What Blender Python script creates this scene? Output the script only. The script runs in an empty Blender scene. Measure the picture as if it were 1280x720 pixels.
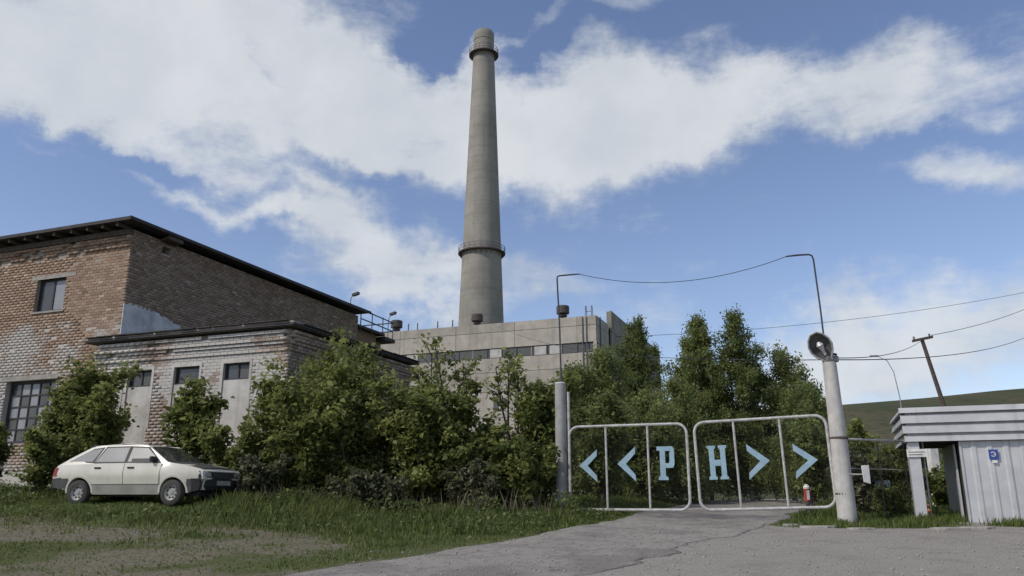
import bpy, bmesh, math, random
import numpy as np
from mathutils import Vector, Matrix

scene = bpy.context.scene
COL = scene.collection
R = math.radians
rng = np.random.default_rng(7)
random.seed(7)

# ------------------------------------------------------------------ camera
CAM_Z = 1.15
PITCH = R(14.68)
cam_d = bpy.data.cameras.new('camera')
cam_d.sensor_width = 36.0
cam_d.lens = 28.125
cam_d.clip_start = 0.1
cam_d.clip_end = 8000
cam = bpy.data.objects.new('camera', cam_d)
COL.objects.link(cam)
cam.location = (0, 0, CAM_Z)
cam.rotation_euler = (math.pi/2 + PITCH, 0, 0)
scene.camera = cam

# ------------------------------------------------------------------ exposure
scene.view_settings.view_transform = 'Standard'
scene.view_settings.look = 'None'
scene.view_settings.exposure = 0.48
scene.view_settings.gamma = 1.0
scene.view_settings.use_curve_mapping = False
scene.render.resolution_x = 1024
scene.render.resolution_y = 576

# ------------------------------------------------------------------ sun
SUN_DIR = Vector((-0.88, -0.47, 0)).normalized()
SUN_EL = R(44)
sd = bpy.data.lights.new('sun', 'SUN')
sd.energy = 2.05
sd.angle = R(1.2)
sd.color = (1.0, 0.93, 0.84)
sun = bpy.data.objects.new('sun', sd)
COL.objects.link(sun)
to_sun = Vector((SUN_DIR.x*math.cos(SUN_EL), SUN_DIR.y*math.cos(SUN_EL), math.sin(SUN_EL)))
sun.rotation_euler = to_sun.to_track_quat('Z', 'Y').to_euler()
sun.location = (-30, -20, 40)

# ------------------------------------------------------------------ world: sky with a broken cloud layer
world = bpy.data.worlds.new('World')
scene.world = world
world.use_nodes = True
world.cycles.sampling_method = 'MANUAL'
world.cycles.sample_map_resolution = 256
wt = world.node_tree
for n in list(wt.nodes):
    wt.nodes.remove(n)


class NT:
    def __init__(self, tree):
        self.t = tree

    def n(self, kind, **kw):
        nd = self.t.nodes.new(kind)
        for k, v in kw.items():
            setattr(nd, k, v)
        return nd

    def link(self, a, b):
        self.t.links.new(a, b)

    def val(self, sock, v):
        if hasattr(v, 'is_output') or isinstance(v, bpy.types.NodeSocket):
            self.link(v, sock)
        else:
            sock.default_value = v

    def math(self, op, a, b=0.0, clamp=False):
        nd = self.n('ShaderNodeMath', operation=op, use_clamp=clamp)
        self.val(nd.inputs[0], a)
        self.val(nd.inputs[1], b)
        return nd.outputs[0]

    def vmath(self, op, a, b=None, scale=None):
        nd = self.n('ShaderNodeVectorMath', operation=op)
        self.val(nd.inputs[0], a)
        if b is not None:
            self.val(nd.inputs[1], b)
        if scale is not None:
            self.val(nd.inputs[3], scale)
        return nd.outputs['Value'] if op in ('DOT_PRODUCT', 'LENGTH') else nd.outputs[0]

    def noise(self, vec, scale, detail=4, rough=0.55, color=False):
        nd = self.n('ShaderNodeTexNoise')
        if vec is not None:
            self.link(vec, nd.inputs['Vector'])
        nd.inputs['Scale'].default_value = scale
        nd.inputs['Detail'].default_value = detail
        nd.inputs['Roughness'].default_value = rough
        return nd.outputs['Color'] if color else nd.outputs['Fac']

    def smooth(self, x, a, b, lo=0.0, hi=1.0):
        nd = self.n('ShaderNodeMapRange', interpolation_type='SMOOTHSTEP')
        self.val(nd.inputs[0], x)
        nd.inputs[1].default_value = a
        nd.inputs[2].default_value = b
        nd.inputs[3].default_value = lo
        nd.inputs[4].default_value = hi
        return nd.outputs[0]

    def mix(self, fac, a, b, blend='MIX'):
        nd = self.n('ShaderNodeMix', data_type='RGBA', blend_type=blend)
        self.val(nd.inputs[0], fac)
        for s, v in ((nd.inputs[6], a), (nd.inputs[7], b)):
            if isinstance(v, tuple):
                v = tuple(v) + ((1.0,) if len(v) == 3 else ())
            self.val(s, v)
        return nd.outputs[2]

    def ramp(self, fac, stops, interp='LINEAR'):
        nd = self.n('ShaderNodeValToRGB')
        cr = nd.color_ramp
        cr.interpolation = interp
        while len(cr.elements) < len(stops):
            cr.elements.new(0.5)
        for e, (p, c) in zip(cr.elements, stops):
            e.position = p
            e.color = tuple(c) + (1.0,)
        self.val(nd.inputs[0], fac)
        return nd.outputs[0]


W = NT(wt)
sky = W.n('ShaderNodeTexSky', sky_type='NISHITA')
sky.sun_disc = False
sky.sun_elevation = SUN_EL
sky.sun_rotation = math.atan2(SUN_DIR.x, SUN_DIR.y)
sky.altitude = 200
sky.air_density = 1.0
sky.dust_density = 0.6
sky.ozone_density = 2.0
tc = W.n('ShaderNodeTexCoord')
D = tc.outputs['Generated']
# compass frame of the cloud layer: east, up-slope and forward axes of the part of the sky above the plant
FWD = Vector((0, math.cos(PITCH), math.sin(PITCH)))
UPV = Vector((0, -math.sin(PITCH), math.cos(PITCH)))
df = W.vmath('DOT_PRODUCT', D, tuple(FWD))
dfc = W.math('MAXIMUM', df, 0.2)
X = W.math('DIVIDE', W.vmath('DOT_PRODUCT', D, (1, 0, 0)), dfc)
Y = W.math('DIVIDE', W.vmath('DOT_PRODUCT', D, tuple(UPV)), dfc)
cmb = W.n('ShaderNodeCombineXYZ')
W.link(X, cmb.inputs[0])
W.link(Y, cmb.inputs[1])
P0 = cmb.outputs[0]
HALF = (0.5, 0.5, 0.5)
d1 = W.vmath('SCALE', W.vmath('SUBTRACT', W.noise(D, 3.2, 3, 0.5, True), HALF), scale=0.26)
d2 = W.vmath('SCALE', W.vmath('SUBTRACT', W.noise(D, 12.0, 5, 0.6, True), HALF), scale=0.13)
P1 = W.vmath('ADD', P0, W.vmath('ADD', d1, d2))
# cloud banks: (x, y, half-length, half-width, tilt in degrees, weight)
BANKS = [
    (60, 40, 300, 130, 0, .9), (300, 90, 330, 150, -8, 1.0), (560, 150, 270, 120, -6, .95), (760, 190, 190, 105, 12, .9),
    (930, 150, 260, 75, 16, .85), (1180, 95, 240, 70, 12, .62), (340, 250, 170, 45, -14, .75), (410, 285, 95, 50, -35, .6),
    (470, 345, 120, 48, -10, .75), (600, 370, 150, 42, -4, .6), (720, 25, 150, 26, 10, .38), (1230, 205, 140, 42, 4, .75),
    (1220, 430, 270, 85, 10, .98), (1020, 460, 170, 60, 0, .6), (800, 385, 120, 40, 0, .30), (30, 110, 140, 80, -20, .3),
    (600, 20, 110, 26, 15, -.75), (560, 260, 120, 42, -10, -.35), (60, 235, 180, 55, -22, -.5), (1130, 170, 120, 24, 14, -.3), (210, 200, 230, 20, -16, -.75), (420, 215, 120, 22, -8, -.5), (360, 90, 60, 20, -25, -.45), (690, 60, 120, 22, 8, -.4), (230, 310, 120, 36, -22, -.4),
]
tot = None
for (bx_, by_, hl, hw, tl, wgt) in BANKS:
    mp = W.n('ShaderNodeMapping', vector_type='TEXTURE')
    W.link(P1, mp.inputs['Vector'])
    mp.inputs['Location'].default_value = ((bx_-640)/1000, (360-by_)/1000, 0)
    mp.inputs['Rotation'].default_value = (0, 0, R(tl))
    mp.inputs['Scale'].default_value = (hl/1000, hw/1000, 1)
    ln = W.vmath('LENGTH', mp.outputs[0])
    b = W.smooth(ln, 1.35, 0.25, 0.0, wgt)
    tot = b if tot is None else W.math('ADD', tot, b)
front = W.smooth(df, 0.25, 0.6)
elsewhere = W.smooth(W.noise(D, 2.2, 3, 0.5), 0.42, 0.62, 0.0, 0.85)
inview = W.math('MULTIPLY', W.smooth(W.math('ABSOLUTE', X), 0.95, 0.70), W.smooth(W.math('ABSOLUTE', Y), 0.62, 0.42))
inview = W.math('MULTIPLY', inview, front)
bank = W.math('ADD', W.math('MULTIPLY', tot, inview), W.math('MULTIPLY', elsewhere, W.math('SUBTRACT', 1.0, inview)))
fine = W.noise(W.vmath('MULTIPLY', D, (1.0, 1.0, 1.7)), 9.0, 8, 0.62)
streaky = W.noise(W.vmath('MULTIPLY', D, (0.8, 0.8, 2.6)), 16.0, 7, 0.66)
patchy = W.noise(D, 34.0, 4, 0.6)
dens = W.math('ADD', bank, W.math('MULTIPLY', W.math('SUBTRACT', fine, 0.5), 1.0))
dens = W.math('ADD', dens, W.math('MULTIPLY', W.math('SUBTRACT', streaky, 0.5), 1.15))
dens = W.math('ADD', dens, W.math('MULTIPLY', W.math('SUBTRACT', patchy, 0.5), 0.5))
cover = W.smooth(dens, 0.10, 1.28)
thick = W.smooth(dens, 0.5, 1.5)
lumps = W.noise(D, 7.0, 5, 0.55)
cl_a = W.mix(W.smooth(lumps, .3, .7), (0.40, 0.44, 0.49), (0.61, 0.63, 0.65))
cl = W.mix(W.math('MULTIPLY', W.smooth(W.math('ADD', thick, W.math('SUBTRACT', streaky, 0.5)), 0.0, 1.0), 0.5), cl_a, (0.58, 0.60, 0.62))
bg_sky = W.n('ShaderNodeBackground')
W.link(W.mix(1.0, sky.outputs[0], (1.08, 0.99, 1.03), 'MULTIPLY'), bg_sky.inputs[0])
bg_sky.inputs[1].default_value = 0.097
bg_cl = W.n('ShaderNodeBackground')
W.link(cl, bg_cl.inputs[0])
bg_cl.inputs[1].default_value = 0.90
mixs = W.n('ShaderNodeMixShader')
W.link(W.math('MULTIPLY', cover, 0.90), mixs.inputs[0])
W.link(bg_sky.outputs[0], mixs.inputs[1])
W.link(bg_cl.outputs[0], mixs.inputs[2])
wo = W.n('ShaderNodeOutputWorld')
W.link(mixs.outputs[0], wo.inputs[0])

# ------------------------------------------------------------------ helpers
G = R(21)                                   # the yard is laid out on a grid turned 21 degrees
U = Vector((math.cos(G), -math.sin(G), 0))
V = Vector((math.sin(G), math.cos(G), 0))


def sstep(a, b, t):
    t = np.clip((np.asarray(t, float)-a)/(b-a), 0, 1)
    return t*t*(3-2*t)


_perm = rng.random((64, 64))


def vnoise(x, y):
    x = np.asarray(x, float); y = np.asarray(y, float)
    xi = np.floor(x).astype(int); yi = np.floor(y).astype(int)
    fx = x-xi; fy = y-yi
    fx = fx*fx*(3-2*fx); fy = fy*fy*(3-2*fy)
    g = lambda a, b: _perm[a % 64, b % 64]
    return (g(xi, yi)*(1-fx)+g(xi+1, yi)*fx)*(1-fy)+(g(xi, yi+1)*(1-fx)+g(xi+1, yi+1)*fx)*fy


def fbm(x, y, o=4):
    s = 0; a = .5
    for k in range(o):
        s = s+a*vnoise(x*2**k+17*k, y*2**k+5*k); a *= .5
    return s/(1-.5**o)


def gh(x, y):
    """height of the ground"""
    x = np.asarray(x, float); y = np.asarray(y, float)
    z = .2+(np.clip(y, -5, 22)-10.5)*.05+.25*sstep(22, 34, y)
    z = z+.38*sstep(-2, -9, x)*sstep(11, 18, y)
    near = sstep(60, 30, np.hypot(x, y-15))
    return z+near*.05*(fbm(x*.7, y*.7, 3)-.5)


def obj(name, me, parent=None, mat=None, smooth=False):
    o = bpy.data.objects.new(name, me)
    COL.objects.link(o)
    if parent is not None:
        o.parent = parent
    if mat is not None and not me.materials:
        me.materials.append(mat)
    if smooth:
        me.polygons.foreach_set('use_smooth', [True]*len(me.polygons))
    return o


def empty(name, loc, rz=0.0):
    o = bpy.data.objects.new(name, None)
    COL.objects.link(o)
    o.location = loc
    o.rotation_euler = (0, 0, rz)
    o.empty_display_size = 0.3
    return o


def tag(o, label=None, cat=None, group=None, kind=None):
    if label: o['label'] = label
    if cat: o['category'] = cat
    if group: o['group'] = group
    if kind: o['kind'] = kind
    return o


class MB:
    """collects shapes and builds ONE mesh"""
    def __init__(self):
        self.v = []; self.f = []

    def add(self, vs, fs):
        b = len(self.v)
        self.v.extend([tuple(p) for p in vs])
        self.f.extend([tuple(b+i for i in q) for q in fs])
        return self

    def box(self, x0, x1, y0, y1, z0, z1):
        return self.add([(x0, y0, z0), (x1, y0, z0), (x1, y1, z0), (x0, y1, z0), (x0, y0, z1), (x1, y0, z1), (x1, y1, z1), (x0, y1, z1)],
                        [(3, 2, 1, 0), (4, 5, 6, 7), (0, 1, 5, 4), (1, 2, 6, 5), (2, 3, 7, 6), (3, 0, 4, 7)])

    def hexa(self, p):
        return self.add(p, [(3, 2, 1, 0), (4, 5, 6, 7), (0, 1, 5, 4), (1, 2, 6, 5), (2, 3, 7, 6), (3, 0, 4, 7)])

    def tube(self, pts, rad, n=8, cap=True):
        pts = [Vector(p) for p in pts]
        if not hasattr(rad, '__len__'): rad = [rad]*len(pts)
        vs = []; fs = []
        ref = None
        for i, p in enumerate(pts):
            a = pts[max(i-1, 0)]; c = pts[min(i+1, len(pts)-1)]
            t = (c-a).normalized()
            if ref is None:
                ref = Vector((0, 0, 1)) if abs(t.z) < .9 else Vector((1, 0, 0))
                ref = ref-t*ref.dot(t)
            else:
                ref = ref-t*ref.dot(t)
            ref.normalize()
            bi = t.cross(ref)
            for k in range(n):
                th = 2*math.pi*k/n
                vs.append(p+(ref*math.cos(th)+bi*math.sin(th))*rad[i])
        for i in range(len(pts)-1):
            for k in range(n):
                k2 = (k+1) % n
                fs.append((i*n+k, i*n+k2, (i+1)*n+k2, (i+1)*n+k))
        if cap:
            fs.append(tuple(range(n-1, -1, -1)))
            fs.append(tuple((len(pts)-1)*n+k for k in range(n)))
        return self.add(vs, fs)

    def lathe(self, prof, n=24, c=(0, 0, 0), close=True):
        vs = []; fs = []
        for (r, z) in prof:
            for k in range(n):
                th = 2*math.pi*k/n
                vs.append((c[0]+r*math.cos(th), c[1]+r*math.sin(th), c[2]+z))
        for i in range(len(prof)-1):
            for k in range(n):
                k2 = (k+1) % n
                fs.append((i*n+k, i*n+k2, (i+1)*n+k2, (i+1)*n+k))
        if close:
            fs.append(tuple(range(n-1, -1, -1)))
            fs.append(tuple((len(prof)-1)*n+k for k in range(n)))
        return self.add(vs, fs)

    def prism(self, poly, fn, d0, d1):
        """polygon (a, b) list; fn(a, b, d) -> point"""
        n = len(poly)
        vs = [fn(a, b, d0) for a, b in poly]+[fn(a, b, d1) for a, b in poly]
        fs = [tuple(range(n-1, -1, -1)), tuple(range(n, 2*n))]
        for k in range(n):
            fs.append((k, (k+1) % n, n+(k+1) % n, n+k))
        return self.add(vs, fs)

    def build(self, name, mat, parent=None, smooth=False, bevel=0.0, fix=True):
        me = bpy.data.meshes.new(name)
        me.from_pydata(self.v, [], self.f)
        if fix:
            bm = bmesh.new(); bm.from_mesh(me)
            bmesh.ops.recalc_face_normals(bm, faces=bm.faces)
            if bevel > 0:
                bmesh.ops.bevel(bm, geom=list(bm.edges), offset=bevel, segments=1, affect='EDGES')
            bm.to_mesh(me); bm.free()
        me.update()
        o = obj(name, me, parent, mat)
        if smooth:
            me.polygons.foreach_set('use_smooth', [True]*len(me.polygons))
            try:
                me.set_sharp_from_angle(angle=R(40))
            except Exception:
                pass
        return o


def big_mesh(name, verts, quads, mat, parent=None, attrs=None, tris=False, smooth=False):
    me = bpy.data.meshes.new(name)
    k = 3 if tris else 4
    verts = np.asarray(verts, np.float32); quads = np.asarray(quads, np.int32)
    me.vertices.add(len(verts))
    me.vertices.foreach_set('co', verts.ravel())
    me.loops.add(quads.size)
    me.loops.foreach_set('vertex_index', quads.ravel())
    me.polygons.add(len(quads))
    me.polygons.foreach_set('loop_start', np.arange(0, quads.size, k, dtype=np.int32))
    me.polygons.foreach_set('loop_total', np.full(len(quads), k, np.int32))
    me.update(calc_edges=True)
    me.validate()
    for nm, arr in (attrs or {}).items():
        a = me.attributes.new(nm, 'FLOAT', 'POINT')
        a.data.foreach_set('value', np.asarray(arr, np.float32))
    return obj(name, me, parent, mat, smooth)


def copy_tree(o, parent=None):
    c = o.copy()
    COL.objects.link(c)
    c.parent = parent
    for ch in list(o.children):
        copy_tree(ch, c)
    return c


# ------------------------------------------------------------------ materials
def new_mat(name):
    m = bpy.data.materials.new(name)
    m.use_nodes = True
    t = m.node_tree
    b = t.nodes['Principled BSDF']
    return m, NT(t), b


def attr(N, name):
    return N.n('ShaderNodeAttribute', attribute_name=name).outputs['Fac']


def coords(N, kind='Object'):
    return N.n('ShaderNodeTexCoord').outputs[kind]


def bump(N, b, h, strength=.3, dist=.02):
    nd = N.n('ShaderNodeBump')
    nd.inputs['Strength'].default_value = strength
    nd.inputs['Distance'].default_value = dist
    N.link(h, nd.inputs['Height'])
    N.link(nd.outputs[0], b.inputs['Normal'])


def simple(name, c1, c2=None, scale=4.0, rough=.7, bmp=.2, metal=0.0, streak=0.0, spec=.4, rnd=0.0, kind='Object', streak_col=None):
    m, N, b = new_mat(name)
    c2 = c2 or tuple(x*.75 for x in c1)
    co = coords(N, kind)
    nz = N.noise(co, scale, 6, .6)
    col = N.mix(N.smooth(nz, .32, .68), c1, c2)
    if streak > 0:
        sv = N.vmath('MULTIPLY', co, (1.0, 1.0, .07))
        st = N.smooth(N.noise(sv, scale*1.7, 5, .65), .50, .74)
        col = N.mix(N.math('MULTIPLY', st, streak), col, streak_col or tuple(x*.45 for x in c1))
    if rnd > 0:
        oi = N.n('ShaderNodeObjectInfo')
        k = N.math('ADD', N.math('MULTIPLY', oi.outputs['Random'], rnd), 1-rnd*.5)
        mu = N.n('ShaderNodeMix', data_type='RGBA', blend_type='MULTIPLY')
        mu.inputs[0].default_value = 1.0
        N.link(col, mu.inputs[6])
        cc = N.n('ShaderNodeCombineColor')
        for i in range(3): N.link(k, cc.inputs[i])
        N.link(cc.outputs[0], mu.inputs[7])
        col = mu.outputs[2]
    N.link(col, b.inputs['Base Color'])
    b.inputs['Roughness'].default_value = rough
    b.inputs['Metallic'].default_value = metal
    b.inputs['Specular IOR Level'].default_value = spec
    if bmp > 0:
        bump(N, b, N.noise(co, scale*6, 5, .6), bmp, .01)
    return m


def leaf_mat(name, dark, mid, light, trans=.3):
    m, N, b = new_mat(name)
    t = attr(N, 'tint')
    col = N.ramp(t, [(0, dark), (.5, mid), (1, light)])
    N.link(col, b.inputs['Base Color'])
    b.inputs['Roughness'].default_value = .55
    b.inputs['Specular IOR Level'].default_value = .25
    tr = N.n('ShaderNodeBsdfTranslucent')
    N.link(N.mix(.5, col, tuple(x*1.1 for x in light)), tr.inputs[0])
    mx = N.n('ShaderNodeMixShader')
    mx.inputs[0].default_value = trans
    N.link(b.outputs[0], mx.inputs[1]); N.link(tr.outputs[0], mx.inputs[2])
    N.link(mx.outputs[0], N.t.nodes['Material Output'].inputs[0])
    return m


def brick_mat(name, stops, wash_col, dirt=(0.10, .085, .07)):
    m, N, b = new_mat(name)
    co = coords(N)
    t = attr(N, 'tint')
    col = N.ramp(t, stops)
    nz = N.noise(co, 14, 4, .6)
    col = N.mix(N.math('MULTIPLY', N.smooth(nz, .45, .75), .35), col, dirt)
    w = attr(N, 'wash')
    wf = N.smooth(N.math('ADD', w, N.math('MULTIPLY', N.math('SUBTRACT', N.noise(co, 9, 5, .7), .5), .9)), .35, .62)
    wc = N.mix(N.noise(co, 3, 4, .6), wash_col, tuple(x*.72 for x in wash_col))
    col = N.mix(N.math('MULTIPLY', wf, .9), col, wc)
    big = N.smooth(N.noise(co, .9, 5, .65), .52, .75)
    col = N.mix(N.math('MULTIPLY', big, .4), col, dirt)
    N.link(col, b.inputs['Base Color'])
    b.inputs['Roughness'].default_value = .9
    b.inputs['Specular IOR Level'].default_value = .2
    bump(N, b, N.noise(co, 60, 4, .6), .4, .006)
    return m


def glass_mat(name, c, rough=.12, spec=.6):
    m, N, b = new_mat(name)
    nz = N.noise(coords(N), 2.5, 4, .6)
    N.link(N.mix(nz, c, tuple(x*.6 for x in c)), b.inputs['Base Color'])
    b.inputs['Roughness'].default_value = rough
    b.inputs['Specular IOR Level'].default_value = spec
    return m


M = {}
M['brick_tan'] = brick_mat('brick_tan', [(0, (.19, .125, .09)), (.45, (.295, .205, .148)), (.8, (.36, .265, .197)), (1, (.44, .355, .28))], (.47, .445, .415))
M['brick_grey'] = brick_mat('brick_grey', [(0, (.20, .145, .108)), (.5, (.275, .208, .16)), (1, (.345, .275, .215))], (.40, .38, .36))
M['brick_white'] = brick_mat('brick_white', [(0, (.22, .165, .135)), (.5, (.32, .25, .21)), (1, (.44, .385, .335))], (.55, .535, .50))
M['mortar'] = simple('mortar', (.36, .325, .285), (.25, .22, .195), 3, .95, .4)
def mortar_mat(name, zlim):
    m, N, b = new_mat(name)
    co = coords(N)
    z = N.n('ShaderNodeSeparateXYZ'); N.link(co, z.inputs[0])
    nz = N.noise(co, 1.4, 6, .65)
    c = N.mix(N.noise(co, 3, 5, .6), (.36, .325, .285), (.25, .22, .195))
    w = N.smooth(N.math('ADD', z.outputs[2], N.math('MULTIPLY', N.math('SUBTRACT', nz, .5), 2.2)), zlim+.2, zlim-.2)
    c = N.mix(N.math('MULTIPLY', w, .75), c, (.47, .45, .42))
    N.link(c, b.inputs['Base Color'])
    b.inputs['Roughness'].default_value = .95
    bump(N, b, N.noise(co, 20, 5, .6), .4, .01)
    return m


M['mortar_hall'] = mortar_mat('mortar_hall', 6.9)
M['mortar_annex'] = mortar_mat('mortar_annex', 7.5)
M['plaster'] = simple('plaster', (.55, .535, .50), (.36, .34, .31), 1.3, .9, .4, streak=.5)
M['plaster_pink'] = simple('plaster_pink', (.42, .37, .335), (.30, .25, .22), 2.4, .92, .5, streak=.3)
M['plaster_blue'] = simple('plaster_blue', (.54, .56, .58), (.36, .375, .39), 2.2, .9, .4, streak=.3)
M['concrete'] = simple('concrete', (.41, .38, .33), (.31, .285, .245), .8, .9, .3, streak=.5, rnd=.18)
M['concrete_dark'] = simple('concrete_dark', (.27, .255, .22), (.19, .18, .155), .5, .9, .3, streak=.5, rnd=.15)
M['lintel'] = simple('lintel', (.36, .34, .31), (.25, .23, .21), 3, .9, .3, streak=.4)
M['roof_dark'] = simple('roof_dark', (.055, .05, .05), (.035, .033, .034), 3, .8, .3)
M['old_wood'] = simple('old_wood', (.10, .08, .06), (.05, .04, .032), 5, .85, .4)
M['pole_wood'] = simple('pole_wood', (.11, .085, .075), (.06, .045, .04), 6, .85, .3)
M['frame_dark'] = simple('frame_dark', (.045, .042, .05), (.03, .028, .03), 8, .7, .2)
M['frame_light'] = simple('frame_light', (.38, .38, .37), (.26, .26, .25), 8, .7, .2)
M['glass_dark'] = glass_mat('glass_dark', (.06, .065, .07))
M['glass_pale'] = glass_mat('glass_pale', (.30, .32, .34), .25)
M['glass_plant'] = glass_mat('glass_plant', (.11, .115, .11), .35, .4)
M['board_white'] = simple('board_white', (.50, .49, .46), (.38, .37, .35), 2, .8, .2)
M['steel_grey'] = simple('steel_grey', (.16, .165, .17), (.10, .10, .105), 6, .55, .2, metal=.3)
M['rusty'] = simple('rusty', (.12, .085, .07), (.07, .05, .045), 5, .8, .4)
M['vent'] = simple('vent', (.10, .085, .08), (.06, .05, .048), 4, .8, .3, streak=.4)
M['rail'] = simple('rail', (.06, .07, .09), (.04, .045, .06), 6, .6, .1)
M['post'] = simple('post', (.52, .51, .48), (.40, .385, .36), 3, .85, .3, streak=.55, streak_col=(.22, .19, .16))
M['post_grey'] = simple('post_grey', (.36, .36, .35), (.26, .26, .25), 3, .85, .3, streak=.5)
M['gate_paint'] = simple('gate_paint', (.50, .50, .49), (.34, .33, .315), 9, .6, .2, streak=.3, streak_col=(.20, .13, .09))
M['netting'] = simple('netting', (.030, .026, .024), (.02, .018, .017), 9, .8, .0)
M['letters'] = simple('letters', (.29, .42, .50), (.23, .345, .42), 7, .6, .1, streak=.3)
M['red_paint'] = simple('red_paint', (.42, .06, .045), (.28, .04, .03), 8, .6, .1)
M['white_paint'] = simple('white_paint', (.72, .71, .68), (.56, .55, .52), 6, .7, .15, streak=.25)
M['cladding'] = simple('cladding', (.54, .545, .555), (.45, .455, .465), 2.2, .45, .08, metal=.15, streak=.35, streak_col=(.24, .235, .23))
M['cladding_edge'] = simple('cladding_edge', (.49, .495, .505), (.40, .405, .415), 2.2, .5, .1, metal=.15, streak=.4, streak_col=(.22, .21, .20))
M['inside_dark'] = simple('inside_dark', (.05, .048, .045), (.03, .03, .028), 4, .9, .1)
M['sign_blue'] = simple('sign_blue', (.035, .08, .30), (.03, .065, .24), 6, .5, .0)
M['orange'] = simple('orange', (.50, .19, .06), (.36, .13, .05), 9, .7, .1)
M['blue_grey'] = simple('blue_grey', (.16, .20, .235), (.11, .135, .16), 5, .6, .2)
M['wire'] = simple('wire', (.03, .03, .035), (.025, .025, .03), 5, .7, 0)
M['lamp_shell'] = simple('lamp_shell', (.22, .21, .20), (.14, .13, .125), 8, .6, .2)
M['lamp_inner'] = simple('lamp_inner', (.10, .10, .10), (.07, .068, .065), 8, .5, .1)
M['bulb'] = simple('bulb', (.55, .56, .55), (.45, .45, .44), 8, .25, 0)
M['bark'] = simple('bark', (.085, .07, .055), (.05, .042, .034), 12, .9, .5)
M['birch_bark'] = simple('birch_bark', (.50, .48, .44), (.16, .145, .13), 7, .85, .4)
M['stone'] = simple('stone', (.36, .34, .31), (.24, .225, .20), 9, .9, .4)
# car
M['car_white'] = simple('car_white', (.66, .64, .555), (.58, .56, .48), 1.8, .28, .0, streak=.12, spec=.5)
M['car_sill'] = simple('car_sill', (.34, .335, .30), (.25, .245, .22), 3, .6, .1)
M['car_black'] = simple('car_black', (.028, .028, .03), (.02, .02, .022), 6, .6, .1)
M['car_hood'] = simple('car_hood', (.075, .078, .07), (.05, .052, .047), 3, .42, .05)
M['car_trim'] = simple('car_trim', (.10, .105, .105), (.07, .073, .073), 5, .55, .1)
M['car_glass'] = glass_mat('car_glass', (.34, .345, .33), .16, .5)
M['car_screen'] = glass_mat('car_screen', (.045, .05, .05), .06, .6)
M['tyre'] = simple('tyre', (.060, .058, .055), (.04, .039, .037), 8, .9, .3)
M['rim'] = simple('rim', (.40, .40, .38), (.28, .275, .26), 8, .5, .1, metal=.2)
M['lamp_glass'] = glass_mat('lamp_glass', (.42, .43, .42), .12, .7)
M['tail_red'] = simple('tail_red', (.30, .035, .03), (.22, .03, .025), 8, .3, 0)
M['plate'] = simple('plate', (.34, .34, .33), (.26, .26, .25), 8, .6, 0)
# foliage
M['leaf_shrub'] = leaf_mat('leaf_shrub', (.066, .090, .027), (.158, .194, .054), (.29, .31, .105), .46)
M['leaf_dry'] = leaf_mat('leaf_dry', (.065, .074, .040), (.118, .130, .072), (.19, .19, .11), .35)
M['leaf_birch'] = leaf_mat('leaf_birch', (.070, .098, .034), (.158, .196, .064), (.27, .30, .108), .5)
M['grass'] = leaf_mat('grass', (.055, .085, .020), (.115, .160, .036), (.22, .215, .095), .35)
M['weed'] = leaf_mat('weed', (.055, .085, .022), (.110, .150, .042), (.19, .215, .085), .35)
M['dry_stem'] = leaf_mat('dry_stem', (.06, .05, .035), (.10, .085, .055), (.17, .145, .10), .15)


def ground_mat():
    m, N, b = new_mat('ground')
    co = coords(N)
    gv = attr(N, 'gravel'); dv = attr(N, 'dirt')
    n1 = N.noise(co, 1.6, 7, .65)
    n2 = N.noise(co, 14, 5, .65)
    n3 = N.noise(co, 55, 3, .6)
    grass = N.mix(n2, (.058, .078, .024), (.100, .108, .044))
    dirt = N.mix(N.smooth(n2, .35, .65), (.19, .168, .13), (.095, .088, .055))
    dirt = N.mix(N.math('MULTIPLY', N.smooth(n3, .55, .7), .5), dirt, (.25, .225, .18))
    grav = N.mix(N.smooth(n3, .35, .7), (.205, .19, .168), (.375, .352, .315))
    grav = N.mix(N.math('MULTIPLY', N.smooth(n1, .45, .7), .45), grav, (.155, .142, .125))
    jit = N.math('MULTIPLY', N.math('SUBTRACT', N.math('ADD', n1, N.math('MULTIPLY', n2, .9)), .95), 1.5)
    c = N.mix(N.smooth(N.math('ADD', dv, jit), .36, .62), grass, dirt)
    c = N.mix(N.smooth(N.math('ADD', gv, jit), .40, .60), c, grav)
    N.link(c, b.inputs['Base Color'])
    b.inputs['Roughness'].default_value = .95
    b.inputs['Specular IOR Level'].default_value = .15
    bump(N, b, N.math('ADD', n3, N.math('MULTIPLY', n2, 1.5)), .55, .03)
    return m


def asphalt_mat():
    m, N, b = new_mat('asphalt')
    co = coords(N)
    n1 = N.noise(co, .8, 6, .65); n2 = N.noise(co, 90, 3, .7); n3 = N.noise(co, 7, 5, .65)
    n4 = N.noise(co, 28, 4, .7)
    c = N.mix(N.smooth(n2, .3, .72), (.165, .153, .137), (.34, .32, .29))
    c = N.mix(N.math('MULTIPLY', N.smooth(n1, .40, .58), .75), c, (.375, .35, .312))
    c = N.mix(N.math('MULTIPLY', N.smooth(n3, .50, .68), .6), c, (.125, .115, .10))
    c = N.mix(N.math('MULTIPLY', N.smooth(n4, .56, .70), .55), c, (.36, .345, .32))
    N.link(c, b.inputs['Base Color'])
    b.inputs['Roughness'].default_value = .93
    b.inputs['Specular IOR Level'].default_value = .2
    bump(N, b, N.math('ADD', N.math('ADD', n2, n3), n4), .8, .03)
    return m


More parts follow.
